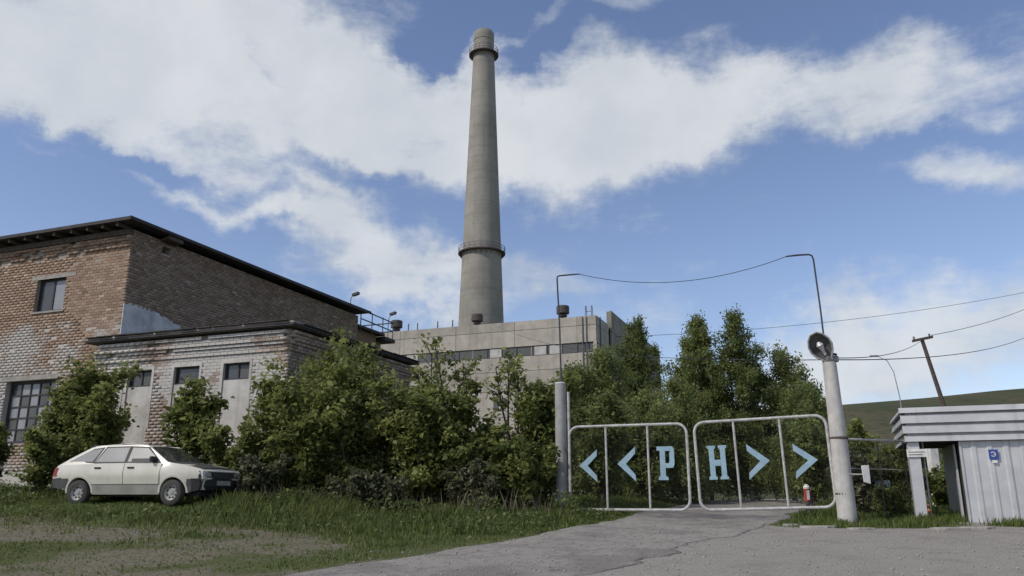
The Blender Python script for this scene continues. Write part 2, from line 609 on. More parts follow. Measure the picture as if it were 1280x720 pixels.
def hill_mat():
    m, N, b = new_mat('hill_grass')
    co = coords(N)
    n1 = N.noise(co, .012, 7, .65); n2 = N.noise(co, .12, 5, .7)
    c = N.mix(N.smooth(n1, .36, .64), (.052, .062, .032), (.092, .080, .048))
    c = N.mix(N.math('MULTIPLY', N.smooth(n2, .47, .62), .75), c, (.040, .052, .024))
    N.link(c, b.inputs['Base Color'])
    b.inputs['Roughness'].default_value = .95
    b.inputs['Specular IOR Level'].default_value = .1
    return m


def chimney_mat():
    m, N, b = new_mat('chimney_concrete')
    co = coords(N)
    n1 = N.noise(co, .16, 6, .6); n2 = N.noise(N.vmath('MULTIPLY', co, (1, 1, .05)), .8, 6, .65); n3 = N.noise(co, 2.0, 5, .7)
    c = N.mix(N.smooth(n1, .35, .65), (.31, .295, .262), (.245, .232, .205))
    c = N.mix(N.math('MULTIPLY', N.smooth(n2, .48, .72), .4), c, (.15, .145, .135))
    c = N.mix(N.math('MULTIPLY', N.smooth(n3, .55, .72), .35), c, (.165, .16, .15))
    n5 = N.noise(N.vmath('MULTIPLY', co, (.02, .02, 1)), .9, 3, .7)
    c = N.mix(N.math('MULTIPLY', N.smooth(n5, .48, .66), .35), c, (.17, .163, .15))
    N.link(c, b.inputs['Base Color'])
    b.inputs['Roughness'].default_value = .92
    b.inputs['Specular IOR Level'].default_value = .2
    bump(N, b, n3, .4, .1)
    return m


M['ground'] = ground_mat()
M['asphalt'] = asphalt_mat()
M['hill'] = hill_mat()
M['chimney'] = chimney_mat()

# ------------------------------------------------------------------ ground
def road_left(y):
    return np.interp(y, [-10, 4, 10.8, 14.8, 19.2, 24, 60], [-12.5, -7.0, -2.6, -.05, 2.45, 4.2, 18.0])


def road_right(y):
    return np.interp(y, [-10, 4, 10.8, 19.0, 24, 60], [-6.5, -3.3, 1.05, 6.2, 8.6, 22.4])


def gravel_mask(x, y):
    m = sstep(-.5, .6, x-road_left(y))*sstep(19.3, 18.4, y+.382*(x-7.46)*0)
    # strip of gravel beside the drive up to the gate, open towards the guard hut
    m = m*sstep(-.4, .4, (18.05-.20*(x-9))-y+1.0*sstep(9.2, 10.0, x)*sstep(12.2, 11.2, x)+3.0*sstep(6.3, 5.6, x))
    grassy = sstep(1.9, 1.0, np.hypot((x-7.7)/1.5, (y-18.2)/.75))
    grassy = np.maximum(grassy, sstep(1.6, .9, np.hypot((x-12.4)/1.8, (y-17.9)/.55)))
    return m*(1-grassy)


def dirt_mask(x, y):
    n = fbm(x*.55+3, y*.9+8, 3)
    a = sstep(16.8, 13.0, y)*sstep(-1.0, -3.0, x-road_left(y)*.4)
    edge = sstep(-1.1, .2, x-road_left(y))*sstep(16, 13, y)*.5
    track = np.exp(-((y-14.6-.10*(x+6))/1.5)**2)*sstep(-2.2, -4.5, x)
    worn = sstep(-3.4, -5.2, x)*sstep(17.4, 15.2, y)
    return np.clip(a*(.18+.95*(n-.25))+track*(.30+1.1*(n-.35))+worn*(.14+1.0*(n-.4))+edge, 0, 1)


def graded(lo, hi, fl, fh, fine):
    core = np.arange(fl, fh+1e-6, fine)
    out = [fl]; s = fine
    while out[-1] > lo:
        s *= 1.35; out.append(max(out[-1]-s, lo))
    left = out[1:][::-1]
    out = [fh]; s = fine
    while out[-1] < hi:
        s *= 1.35; out.append(min(out[-1]+s, hi))
    return np.concatenate([left, core, out[1:]])


def grid_faces(nx, ny):
    i, j = np.meshgrid(np.arange(nx-1), np.arange(ny-1), indexing='xy')
    a = (j*nx+i).ravel()
    return np.stack([a, a+1, a+1+nx, a+nx], 1)


xs = graded(-3000, 3000, -20, 20, .2)
ys = graded(-1500, 3500, 4, 32, .2)
gx, gy = np.meshgrid(xs, ys, indexing='xy')
gz = gh(gx, gy)
ground = big_mesh('ground', np.stack([gx, gy, gz], -1).reshape(-1, 3), grid_faces(len(xs), len(ys)), M['ground'],
                  attrs={'gravel': gravel_mask(gx, gy).ravel(), 'dirt': dirt_mask(gx, gy).ravel()}, smooth=True)
tag(ground, kind='structure')

# the drive: a worn asphalt sheet with ragged edges
ry = np.arange(-8, 60, .1)
nc = 40
rows = []
for y in ry:
    l = float(road_left(y))+.22*(fbm(y*.8, 3.3, 3)-.5)*2+.10*(vnoise(y*5, 9.1)-.5)
    r = float(road_right(y))+.45*(fbm(y*.7, 31.3, 4)-.5)*2+.22*(vnoise(y*4.7, 2.1)-.5)
    xx = np.linspace(l, r, nc)
    zz = gh(xx, np.full(nc, y))+.010
    row = [(l, y, zz[0]-.12)]+[(a, y, c) for a, c in zip(xx, zz)]+[(r, y, zz[-1]-.12)]
    rows.append(row)
road = big_mesh('road', np.array(rows).reshape(-1, 3), grid_faces(nc+2, len(ry)), M['asphalt'], smooth=False)
tag(road, kind='structure')

# hillside beyond the plant
hx = np.linspace(-900, 1500, 90); hy = np.linspace(150, 1500, 60)
HX, HY = np.meshgrid(hx, hy, indexing='xy')
crest = 70+.085*(HX-221)*sstep(-400, 200, HX)+6*(fbm(HX*.004, HY*.004, 4)-.5)
HZ = -2+crest*sstep(170, 640, HY)+3*(fbm(HX*.015, HY*.015, 3)-.5)*sstep(170, 300, HY)
HZ = HZ-20*sstep(800, 1500, HY)
HZ = HZ*sstep(-900, 60, HX)+(-3)*(1-sstep(-900, 60, HX))
hill = big_mesh('hill', np.stack([HX, HY, HZ], -1).reshape(-1, 3), grid_faces(90, 60), M['hill'], smooth=True)
tag(hill, kind='structure')

# ------------------------------------------------------------------ brick walls
BL, BH, PL, PH = .25, .088, .258, .100


def strips(a, b, cuts):
    out = [(a, b)]
    for c0, c1 in cuts:
        nxt = []
        for p, q in out:
            if c1 <= p or c0 >= q: nxt.append((p, q)); continue
            if c0 > p: nxt.append((p, c0))
            if c1 < q: nxt.append((c1, q))
        out = nxt
    return out


def backing(mb, fn, s0, s1, z0, z1, openings, thick):
    ss = sorted(set([s0, s1]+[o for q in openings for o in q[:2]]))
    zs = sorted(set([z0, z1]+[o for q in openings for o in q[2:]]))
    for a, b in zip(ss[:-1], ss[1:]):
        for c, d in zip(zs[:-1], zs[1:]):
            if any(q[0] <= (a+b)/2 <= q[1] and q[2] <= (c+d)/2 <= q[3] for q in openings): continue
            mb.hexa([fn(a, c, 0), fn(b, c, 0), fn(b, c, -thick), fn(a, c, -thick), fn(a, d, 0), fn(b, d, 0), fn(b, d, -thick), fn(a, d, -thick)])


def bricks(parent, fn, s0, s1, z0, z1, openings, mat, wash, proud=None, missing=None, nsingle=0, pick=None, tint=None):
    """courses of single bricks standing proud of the mortar; the nearest ones become objects of their own"""
    specs = []
    ncourse = int((z1-z0)/PH)
    for k in range(ncourse):
        za = z0+k*PH; zb = za+BH; zm = (za+zb)/2
        cuts = [(q[0], q[1]) for q in openings if q[2] < zb-.02 and q[3] > za+.02]
        off = (k % 2)*PL/2
        for p, q in strips(s0, s1, cuts):
            j0 = int(math.floor((p-s0-off)/PL))-1
            s = s0+off+j0*PL
            while s < q:
                a, b = max(s, p), min(s+BL, q)
                s += PL
                if b-a < .04: continue
                sm = (a+b)/2
                if missing is not None and random.random() < missing(sm, zm): continue
                d = .010+random.uniform(-.003, .004)+(proud(sm, zm) if proud else 0)
                t = min(1, max(0, random.gauss(.5, .2))) if tint is None else min(1, max(0, tint(sm, zm)+random.uniform(-.45, .45)))
                w = min(1, max(0, wash(sm, zm)+random.uniform(-.08, .08)))
                specs.append((a, b, za, zb, d, t, w, b-a > BL-.005))
    singles = []
    if nsingle:
        cand = [i for i, q in enumerate(specs) if q[7] and (pick is None or pick((q[0]+q[1])/2, (q[2]+q[3])/2) > 0)]
        cand.sort(key=lambda i: -pick((specs[i][0]+specs[i][1])/2, (specs[i][2]+specs[i][3])/2))
        singles = cand[:nsingle]
        cache = {}
        for i in singles:
            a, b, za, zb, d, t, w, _ = specs[i]
            key = (round(t*4), round(w*5))
            if key not in cache:
                mb = MB()
                h = BL/2; e = .006
                pr = [(-h, 0), (h, 0), (h, BH), (-h, BH)]
                mb.hexa([fn(-h, 0, 0)-fn(0, 0, 0) if 0 else Vector(fn(x, z, dd))-Vector(fn(0, 0, 0)) for (x, z, dd) in
                         ((-h, 0, 0), (h, 0, 0), (h, 0, -.03), (-h, 0, -.03), (-h, BH, 0), (h, BH, 0), (h, BH, -.03), (-h, BH, -.03))])
                me = bpy.data.meshes.new('brick'); me.from_pydata(mb.v, [], mb.f)
                bm = bmesh.new(); bm.from_mesh(me); bmesh.ops.recalc_face_normals(bm, faces=bm.faces)
                bmesh.ops.bevel(bm, geom=list(bm.edges), offset=.005, segments=1, affect='EDGES')
                bm.to_mesh(me); bm.free()
                for nm, vv in (('tint', key[0]/4), ('wash', key[1]/5)):
                    at = me.attributes.new(nm, 'FLOAT', 'POINT'); at.data.foreach_set('value', [vv]*len(me.vertices))
                me.materials.append(mat)
                cache[key] = me
            o = bpy.data.objects.new('brick', cache[key]); COL.objects.link(o)
            o.parent = parent
            o.location = Vector(fn((a+b)/2, za, d))
    sset = set(singles)
    vs = []; fs = []; ti = []; wa = []
    for i, (a, b, za, zb, d, t, w, _) in enumerate(specs):
        if i in sset: continue
        n = len(vs)
        vs += [fn(a, za, d), fn(b, za, d), fn(b, zb, d), fn(a, zb, d), fn(a, za, -.02), fn(b, za, -.02), fn(b, zb, -.02), fn(a, zb, -.02)]
        fs += [(n, n+1, n+2, n+3), (n, n+4, n+5, n+1), (n+1, n+5, n+6, n+2), (n+2, n+6, n+7, n+3), (n+3, n+7, n+4, n)]
        ti += [t]*8; wa += [w]*8
    o = big_mesh('brickwork', np.array([tuple(v) for v in vs]), fs, mat, parent, {'tint': ti, 'wash': wa})
    o['kind'] = 'stuff'
    return o


ORG = Vector((-6.5, 23.0, 0))               # near corner of the low brick building


def gridloc(u, v, z=0):
    p = ORG+U*u+V*v
    return Vector((p.x, p.y, z))


def window(parent, fn, s0, s1, z0, z1, depth, cols, rows_, frame, glass, fw=.05, mw=.03, name='window', pane_mats=None):
    """framed window set `depth` into the wall; every pane a child of its own"""
    f = MB()
    bar = lambda a, b, c, d, e0, e1: f.hexa([fn(a, c, e0), fn(b, c, e0), fn(b, c, e1), fn(a, c, e1), fn(a, d, e0), fn(b, d, e0), fn(b, d, e1), fn(a, d, e1)])
    e0, e1 = -depth+.05, -depth-.02
    bar(s0, s0+fw, z0, z1, e0, e1); bar(s1-fw, s1, z0, z1, e0, e1)
    bar(s0+fw, s1-fw, z0, z0+fw, e0, e1); bar(s0+fw, s1-fw, z1-fw, z1, e0, e1)
    sx = [s0+fw+(s1-s0-2*fw)*c/cols for c in range(cols+1)]
    sz = [z0+fw+(z1-z0-2*fw)*c/rows_ for c in range(rows_+1)]
    for c in sx[1:-1]: bar(c-mw/2, c+mw/2, z0+fw, z1-fw, e0-.01, e1+.01)
    for c in sz[1:-1]: bar(s0+fw, s1-fw, c-mw/2, c+mw/2, e0-.012, e1+.012)
    w = f.build(name, frame, parent)
    k = 0
    for a, b in zip(sx[:-1], sx[1:]):
        for c, d in zip(sz[:-1], sz[1:]):
            m = MB()
            jit = random.uniform(-.004, .004)
            q0, q1 = -depth+.012+jit, -depth+.006
            m.hexa([fn(a, c, q0), fn(b, c, q0+random.uniform(-.006, .006)), fn(b, c, q1), fn(a, c, q1), fn(a, d, q0), fn(b, d, q0), fn(b, d, q1), fn(a, d, q1)])
            mt = glass if not pane_mats else pane_mats[k % len(pane_mats)]
            m.build('pane', mt, w); k += 1
    return w


# ---- tall brick hall
HU, HV = -7.02, .40
hall = empty('brick_hall', gridloc(HU, HV, 0), -G)
tag(hall, 'tall tan brick hall with flat dark roof and shaded long side, at the left edge', 'building')
ff = lambda s, z, d: Vector((s, -d, z))                # front wall, local x runs along the facade
fs_ = lambda s, z, d: Vector((d, s, z))                # side wall
HTOP = 10.0
win_up = (-4.16, -2.79, 7.43, 8.60)
win_lo = (-4.92, -2.55, 2.9, 5.03)
ops = [win_up, win_lo]
mb = MB()
backing(mb, ff, -12.0, 0.0, 0.6, HTOP, ops, .38)
hw = mb.build('front_wall', M['mortar_hall'], hall)


def hall_wash(s, z):
    w = .34*sstep(7.5, 6.3, z)+.95*(fbm(np.array(s*1.1), np.array(z*1.1), 3)-.5)*float(sstep(7.9, 7.0, z))
    w += .40*sstep(-4.0, -4.3, s)*sstep(7.15, 6.9, z)
    e = .5*(float(fbm(np.array(s*2.3), np.array(z*2.3), 3))-.5)
    w += .30*sstep(-4.35+e, -4.1+e, s)*sstep(-1.9+e, -2.15+e, s)*sstep(7.2+e, 6.9+e, z)*sstep(5.0, 5.3, z)
    return float(w)


def hall_missing(s, z):
    if z > 9.25: return .14+.6*float(fbm(np.array(s*1.3), np.array(z*3), 2) > .56)
    return .02*float(z < 7.2)+.012


def hall_proud(s, z):
    return -.0+(.05 if z > 9.42 else 0)+(.05 if z > 9.62 else 0)


bricks(hw, ff, -7.5, -.002, 2.0, HTOP, ops, M['brick_tan'], hall_wash, hall_proud, hall_missing, 300,
       lambda s, z: 30-abs(s)-.9*abs(z-8.3) if s > -5.8 and 5.6 < z < 9.3 and not (-4.4 < s < -1.9 and z < 7.1) else 0)
mb = MB()
backing(mb, fs_, .38, 14.4, 0.6, HTOP, [(1.35, 1.75, 9.55, 9.8)], .38)
hs = mb.build('side_wall', M['mortar'], hall)
bricks(hs, fs_, -.014, 14.4, 6.0, HTOP, [(1.35, 1.75, 9.55, 9.8)], M['brick_grey'], lambda s, z: .05, None, lambda s, z: .012, 0, None,
       lambda s, z: .25+.2*float(fbm(np.array(s*.6), np.array(z*.9), 3)))
MB().box(-12, -11.6, .38, 14.4, .6, HTOP).box(-11.6, -.38, 14.0, 14.4, .6, HTOP).build('rear_wall', M['mortar'], hall)
# roof: thin dark sheet on a slab with eaves and rafter ends
rf = MB().hexa([(-12.5, -.55, 10.14), (.42, -.55, 10.14), (.42, 14.95, 10.22), (-12.5, 14.95, 10.22), (-12.5, -.55, 10.23), (.42, -.55, 10.23), (.42, 14.95, 10.31), (-12.5, 14.95, 10.31)]).build('roof', M['roof_dark'], hall)
MB().box(-12.5, .42, -.58, -.552, 10.13, 10.245).build('fascia', M['roof_dark'], rf)
MB().box(.422, .45, -.58, 14.95, 10.15, 10.255).build('fascia', M['roof_dark'], rf)
MB().box(-12.2, .02, -.16, .02, 9.80, 9.99).build('eaves_shade_beam', M['old_wood'], rf)  # added dark timber: paints in the eaves shade along with the dark cornice
for k in range(11):
    x = -7.6+k*.74+random.uniform(-.08, .08)
    MB().box(x, x+.10, -.5, .1, 10.0, 10.13).build('rafter_end', M['old_wood'], rf)
MB().hexa([(.02, 1.2, 9.93), (.40, 1.2, 9.98), (.40, 1.9, 9.98), (.02, 1.9, 9.93), (.02, 1.2, 10.0), (.40, 1.2, 10.12), (.40, 1.9, 10.12), (.02, 1.9, 10.0)]).build('eaves_board', M['old_wood'], rf)
window(hall, ff, *win_up, .16, 2, 1, M['frame_dark'], M['glass_dark'], .06, .07, pane_mats=[M['glass_dark'], M['glass_pale']])
MB().box(-4.45, -2.35, -.022, .1, 8.60, 8.74).build('lintel', M['lintel'], hall)
MB().box(-4.25, -2.70, -.05, .1, 7.36, 7.425).build('sill', M['lintel'], hall)
wl = window(hall, ff, *win_lo, .22, 5, 5, M['frame_dark'], M['glass_dark'], .10, .05,
            pane_mats=[M['glass_pale'], M['glass_plant'], M['glass_pale'], M['glass_pale'], M['glass_dark'], M['glass_plant'], M['glass_pale']])
MB().box(-5.2, -2.3, -.02, .1, 5.035, 5.2).build('lintel', M['lintel'], hall)


def patch(parent, fn, cx, cz, w, h, mat, d=.03, seed=0, name='plaster_patch', n=46, sq=3.0):
    """plaster with a ragged outline standing proud of the wall"""
    rr = np.random.default_rng(seed)
    ph = rr.random(6)*6.28
    poly = []
    for k in range(n):
        th = 2*math.pi*k/n
        c, s = math.cos(th), math.sin(th)
        q = (abs(c)**sq+abs(s)**sq)**(-1/sq)
        q *= 1+.05*math.sin(3*th+ph[0])+.04*math.sin(7*th+ph[1])+.03*math.sin(13*th+ph[2])+rr.uniform(-.02, .02)
        poly.append((cx+w/2*q*c, cz+h/2*q*s))
    return MB().prism(poly, fn, d, -.01).build(name, mat, parent)


pb = [(q, float(np.interp(q, [0, .5, 1.3, 2.0, 2.7, 3.3, 3.8], [7.42, 7.44, 7.38, 7.26, 7.08, 6.85, 6.5]))+random.uniform(-.07, .07)) for q in np.arange(-.02, 3.85, .09)]+[(3.85, 6.07), (-.02, 6.05)]
tag(MB().prism(pb, fs_, .03, -.01).build('plaster_patch', M['plaster_blue'], hs), 'bluish grey render low on the shaded wall')

# ---- rear wing of the hall with roof railing
wing = empty('rear_wing', gridloc(HU, HV+14.45, 0), -G)
tag(wing, 'lower dark brick wing behind the hall, with a railing on its roof', 'building')
MB().box(-9, -.25, .0, 2.2, .6, 9.45).build('wall', M['brick_tan'], wing)
r2 = MB().box(-9.2, .05, -.02, 2.6, 9.452, 9.58).build('roof', M['roof_dark'], wing)
mb = MB()
for z in (9.95, 10.42): mb.tube([(-.05, .3, z), (-.05, 3.6, z-.05)], .035, 6)
for z in (9.95, 10.42): mb.tube([(-.05, 3.6, z-.05), (-4, 3.6, z-.05)], .035, 6)
rl = mb.build('railing', M['rail'], wing)
for y in (.3, 1.4, 2.5, 3.6):
    MB().tube([(-.05, y, 9.3), (-.05, y, 10.45)], .03, 6).build('baluster', M['rail'], rl)
MB().box(-4.2, .05, 2.6, 3.7, 9.25, 9.44).build('landing', M['roof_dark'], wing)
MB().box(-4.0, -.6, 2.2, 3.3, .6, 9.25).build('stair_tower', M['mortar'], wing)


def flood_light(loc, rz, h, label):
    r = empty('flood_light', loc, rz)
    MB().tube([(0, 0, 0), (0, 0, h*.7), (.06, 0, h*.9), (.2, 0, h)], .022, 6).build('pole', M['rail'], r)
    MB().hexa([(.12, -.10, h-.05), (.42, -.10, h+.02), (.42, .10, h+.02), (.12, .10, h-.05), (.10, -.13, h+.05), (.44, -.13, h+.14), (.44, .13, h+.14), (.10, .13, h+.05)]).build('lamp_head', M['steel_grey'], r)
    MB().box(-.05, .05, -.05, .05, 0, .03).build('base_plate', M['rail'], r)
    return tag(r, label, 'flood light', 'flood lights on the brick roofs')


p = gridloc(HU+.1, HV+13.5, 10.28); flood_light(p, R(-20), .56, 'small flood light standing on the corner of the hall roof')
p = gridloc(HU-.1, HV+17.6, 9.44); flood_light(p, R(-20), 1.30, 'small flood light on a tall stem beside the roof railing')

# ---- low brick annex
annex = empty('brick_annex', gridloc(0, 0, 0), -G)
tag(annex, 'low whitewashed brick annex with three half blocked windows behind the car', 'building')
AW, AT = 7.45, 5.95
wins = [(-6.02, -5.06, 4.50, 5.02), (-4.18, -3.20, 4.50, 5.03), (-2.30, -1.34, 4.54, 5.04)]
pans = [(w[0]+.04, w[1]-.04, 2.7+.1*i, w[2]) for i, w in enumerate(wins)]
aops = [(w[0], w[1], p_[2], w[3]) for w, p_ in zip(wins, pans)]
mb = MB()
backing(mb, ff, -AW, 0, .6, AT, aops, .38)
aw = mb.build('front_wall', M['mortar_annex'], annex)


def cornice(s, z):
    return .0+(.045 if z > 5.30 else 0)+(.05 if z > 5.50 else 0)+(.05 if z > 5.60 else 0)+(.06 if z > 5.80 else 0)


def annex_wash(s, z):
    w = .74+1.4*(float(fbm(np.array(s*1.1+5), np.array(z*1.1), 3))-.5)
    if -5.0 < s < -4.2 and z < 4.9: w -= .30
    if s > -.7: w -= .12
    if z < 2.6: w -= .15
    return w


bricks(aw, ff, -AW, -.002, 1.0, AT, aops, M['brick_white'], annex_wash, cornice, lambda s, z: .015+(.05 if z > 5.5 else 0), 300,
       lambda s, z: 40+s*1.2-.6*abs(z-5.2) if z > 3.2 else 0)
mb = MB()
backing(mb, fs_, .38, 7.4, .6, AT, [], .38)
asw = mb.build('side_wall', M['mortar'], annex)
bricks(asw, fs_, -.014, 7.4, 1.5, AT, [], M['brick_white'], lambda s, z: .35, lambda s, z: cornice(s, z), lambda s, z: .015)
MB().box(-AW, -AW+.38, .38, 7.4, .6, AT).build('side_wall', M['mortar'], annex)
ar = MB().hexa([(-AW-.25, -.34, 5.985), (.36, -.34, 5.985), (.36, 7.5, 5.985), (-AW-.25, 7.5, 5.985), (-AW-.25, -.34, 6.05), (.36, -.34, 6.05), (.36, 7.5, 6.06), (-AW-.25, 7.5, 6.06)]).build('roof', M['roof_dark'], annex)
MB().box(-AW-.2, .32, -.30, 7.3, 5.952, 5.983).build('eaves_board', M['old_wood'], ar)
MB().box(-AW-.22, .33, -.30, .02, 6.052, 6.11).build('flashing', M['lintel'], ar)
for k in range(14):
    a = -AW-.2+k*.56+random.uniform(-.05, .05)
    MB().box(a, a+.54, -.40+random.uniform(-.03, .03), .3, 6.112, 6.135+random.uniform(0, .015)).build('roof_sheet', M['roof_dark'], ar)
for k in range(11):
    a = .1+k*.66
    MB().box(.1, .42+random.uniform(-.03, .03), a, a+.64, 6.064, 6.09+random.uniform(0, .015)).build('roof_sheet', M['roof_dark'], ar)
for i, (w, p_) in enumerate(zip(wins, pans)):
    window(annex, ff, *w, .13, 2 if i != 1 else 1, 1, M['frame_dark'], M['glass_dark'], .05, .045, pane_mats=[M['glass_dark'], M['glass_plant'], M['glass_dark']])
    _blk = MB().box(w[0]+.003, w[1]-.003, .015, .3, p_[2], w[2]-.002).build('blocked_opening', M['plaster'], annex)
    tag(_blk, 'pale rendered infill below the small window')
    f = MB().box(w[0]-.10, w[0]-.002, -.022, .1, p_[2]+.5, w[3]+.115).box(w[1]+.002, w[1]+.09, -.022, .1, p_[2]+.5, w[3]+.115).box(w[0]-.002, w[1]+.002, -.020, .1, w[3]+.004, w[3]+.11)
    f.build('surround', M['plaster'], annex)
patch(aw, ff, -6.55, 4.1, .75, 1.7, M['plaster'], .024, 9)
patch(aw, ff, -.95, 3.3, .5, 1.5, M['plaster'], .022, 12)

# ---- yard wall between the annex and the gate
yw = empty('yard_wall', gridloc(.2, 2.2, 0), -G)
tag(yw, 'dark concrete yard wall half hidden behind the shrubs', 'wall')
for k in range(3):
    MB().box(k*2.3, k*2.3+2.27, -.07, .07, .5, 2.95+.04*(k % 2)).build('panel', M['concrete_dark'], yw, bevel=.01)
    MB().box(k*2.3-.09, k*2.3+.06, -.12, -.072, .5, 3.0).build('pillar', M['concrete_dark'], yw, bevel=.01)

# ------------------------------------------------------------------ plant building
KP = Vector((7.53, 70.0, 0))
plant = empty('plant_building', KP, -G)
tag(plant, 'long grey concrete panel plant building with a ribbon of windows, below the chimney', 'building')
MB().box(-38, -.16, .16, 6.0, .8, 16.7).build('core', M['concrete_dark'], plant)
rowz = [(16.15, 16.97), (14.60, 16.11), (12.36, 13.66), (10.55, 12.32), (8.2, 10.51), (6.2, 8.16), (4.0, 6.16), (1.0, 3.96)]
JX = [-38, -31.8, -25.8, -19.8, -13.8, -7.8, -1.8, 0.0]
low_w = [(-9.9, -8.7), (-15.2, -13.95), (-4.6, -3.4)]
for (za, zb) in rowz:
    for a, b in zip(JX[:-1], JX[1:]):
        a2, b2 = a+.02, b-.02
        y0 = .0 if b < 0 else -.05
        if za == 8.2:
            cuts = [q for q in low_w if a2 < q[0] and q[1] < b2]
            for p_, q_ in strips(a2, b2, cuts):
                MB().box(p_, q_, y0, .16, za, zb).build('panel', M['concrete'], plant)
            for q in cuts:
                MB().box(q[0], q[1], y0, .16, za, 8.69).build('panel', M['concrete'], plant)
                MB().box(q[0], q[1], y0, .16, 9.95, zb).build('panel', M['concrete'], plant)
                window(plant, ff, q[0], q[1], 8.69, 9.95, .1, 2, 1, M['board_white'], M['glass_plant'], .06, .12)
            continue
        MB().box(a2, b2, y0, .16, za, zb).build('panel', M['concrete'], plant)
    # the short end wall
    MB().box(-.16, .02, .2, 4.4, za, zb).build('panel', M['concrete'], plant)
# ribbon window: mullions and panes
f = MB()
f.box(-38, -.3, .05, .14, 13.66, 13.73).box(-38, -.3, .05, .14, 14.53, 14.60)
rib = f.build('ribbon_window', M['frame_dark'], plant)
x = -.32
k = 0
while x > -37:
    wd = 1.46
    boarded = any(abs(x-wd/2-q) < .75 for q in (-3.7, -9.1, -19.0, -5.0)) and k not in (0,)
    if boarded:
        MB().box(x-1.2, x-.06, .07, .12, 13.735, 14.525).build('pane', M['board_white'], rib)
        MB().box(x-wd+.06, x-1.2, .085, .12, 13.735, 14.525).build('pane', M['glass_dark'], rib)
    else:
        MB().box(x-wd+.04, x-.04, .085+random.uniform(0, .015), .12, 13.735, 14.525).build('pane', M['glass_plant'] if random.random() < .8 else M['glass_dark'], rib)
    MB().box(x-.04, x+.02, .05, .14, 13.732, 14.528).build('mullion', M['frame_dark'] if k % 4 else M['concrete'], rib)
    x -= wd; k += 1
MB().box(-.28, .0, -.05, .16, 13.665, 14.595).build('corner_block', M['concrete'], plant)
sw = MB().box(.0, .015, .3, 4.3, 13.70, 13.76).box(.0, .015, .3, 4.3, 14.5, 14.56).build('side_window', M['frame_light'], plant)
for k in range(3):
    MB().box(-.08, -.03, .3+k*1.34, 1.6+k*1.34, 13.765, 14.495).build('pane', M['glass_pale'] if k else M['glass_plant'], sw)
for x in (-.9, -1.25):
    MB().tube([(x, -.12, 5), (x, -.12, 16.9)], .05, 6).build('downpipe', M['steel_grey'], plant)
MB().tube([(.12, 1.0, 5), (.12, 1.0, 17.0)], .06, 6).build('downpipe', M['steel_grey'], plant)
# short ladder rails over the parapet, little posts along the roof edge
lad = MB()
for x in (-1.0, -.45):
    lad.tube([(x, .1, 16.9), (x, .1, 17.9), (x, .4, 18.0), (x, .6, 17.0)], .03, 6)
lad.tube([(-1.0, .1, 17.4), (-.45, .1, 17.4)], .025, 6)
lad.build('ladder_rail', M['rusty'], plant)
for x in (-19.2, -18.2, -16.0, -14.4):
    MB().tube([(x, .5, 16.7), (x, .5, 17.75)], .06, 6).build('roof_post', M['rusty'], plant)

rear = empty('plant_rear_block', KP+V*4.5, -G)
tag(rear, 'taller shaded rear block of the concrete plant, behind the birch trees', 'building')
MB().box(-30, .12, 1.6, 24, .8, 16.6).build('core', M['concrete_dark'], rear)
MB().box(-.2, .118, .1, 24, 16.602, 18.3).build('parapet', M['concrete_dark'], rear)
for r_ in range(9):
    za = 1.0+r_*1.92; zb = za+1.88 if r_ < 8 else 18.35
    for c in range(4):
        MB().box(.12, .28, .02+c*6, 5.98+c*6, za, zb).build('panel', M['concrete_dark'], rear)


def vent_cap(loc, s, label):
    r = empty('roof_vent', loc, 0)
    MB().lathe([(.20*s, -.3), (.20*s, .62*s)], 14).build('pipe', M['vent'], r)
    MB().lathe([(.30*s, .34*s), (.36*s, .42*s), (.36*s, .46*s)], 16).build('skirt', M['vent'], r, smooth=True)
    MB().lathe([(.50*s, .60*s), (.52*s, .62*s), (.52*s, 1.18*s), (.46*s, 1.24*s), (.1*s, 1.26*s)], 18).build('cap', M['vent'], r, smooth=True)
    return tag(r, label, 'roof vent', 'round vents on the plant roof')


for u_, s_, lb in ((-3.35, 1.02, 'round rusty roof vent nearest the right corner of the plant roof'), (-11.95, .95, 'round rusty roof vent standing in front of the chimney foot'),
                   (-20.7, 1.0, 'round rusty roof vent beside the roof railing, leftmost of three')):
    p = KP+U*u_+V*.8
    vent_cap((p.x, p.y, 16.85), s_*1.12, lb)

# ------------------------------------------------------------------ chimney
CH = Vector((-6.2, 157, .8))
ch = empty('factory_chimney', CH, 0)
tag(ch, 'very tall tapering grey concrete chimney with two railed galleries', 'chimney')


def chr_(z):
    return np.interp(z, [0, 34, 96, 100], [5.75, 4.55, 2.22, 2.15])


prof = [(float(chr_(z_)), z_) for z_ in np.linspace(0, 97.5, 40)]
shaft = MB().lathe(prof, 64, close=False).build('shaft', M['chimney'], ch)
holes = MB()
for k in range(38):
    z_ = 1.6+k*2.5; rr_ = float(chr_(z_))
    for j in range(14):
        if random.random() < .35: continue
        th = 2*math.pi*(j+.5*(k % 2))/14+random.uniform(-.03, .03)
        c_, s_ = math.cos(th), math.sin(th); a_ = random.uniform(.10, .2)
        holes.hexa([(rr_*c_*q+dx*-s_, rr_*s_*q+dx*c_, z_+dz) for dz in (-.07, .07) for q, dx in ((.99, -a_), (.99, a_), (1.006, a_), (1.006, -a_))])
o = holes.build('anchor_marks', M['concrete_dark'], shaft)
o['kind'] = 'stuff'
shaft.data.polygons.foreach_set('use_smooth', [True]*len(shaft.data.polygons))
try:
    shaft.data.set_sharp_from_angle(angle=R(35))
except Exception:
    pass
MB().lathe([(2.12, 97.5), (2.26, 97.6), (2.26, 99.4), (1.95, 99.9), (1.6, 99.92), (1.55, 97.5)], 40, close=False).build('cap', M['chimney'], ch, smooth=True)
MB().lathe([(1.5, 97.0), (.05, 97.0)], 24, close=False).build('mouth', M['inside_dark'], ch)


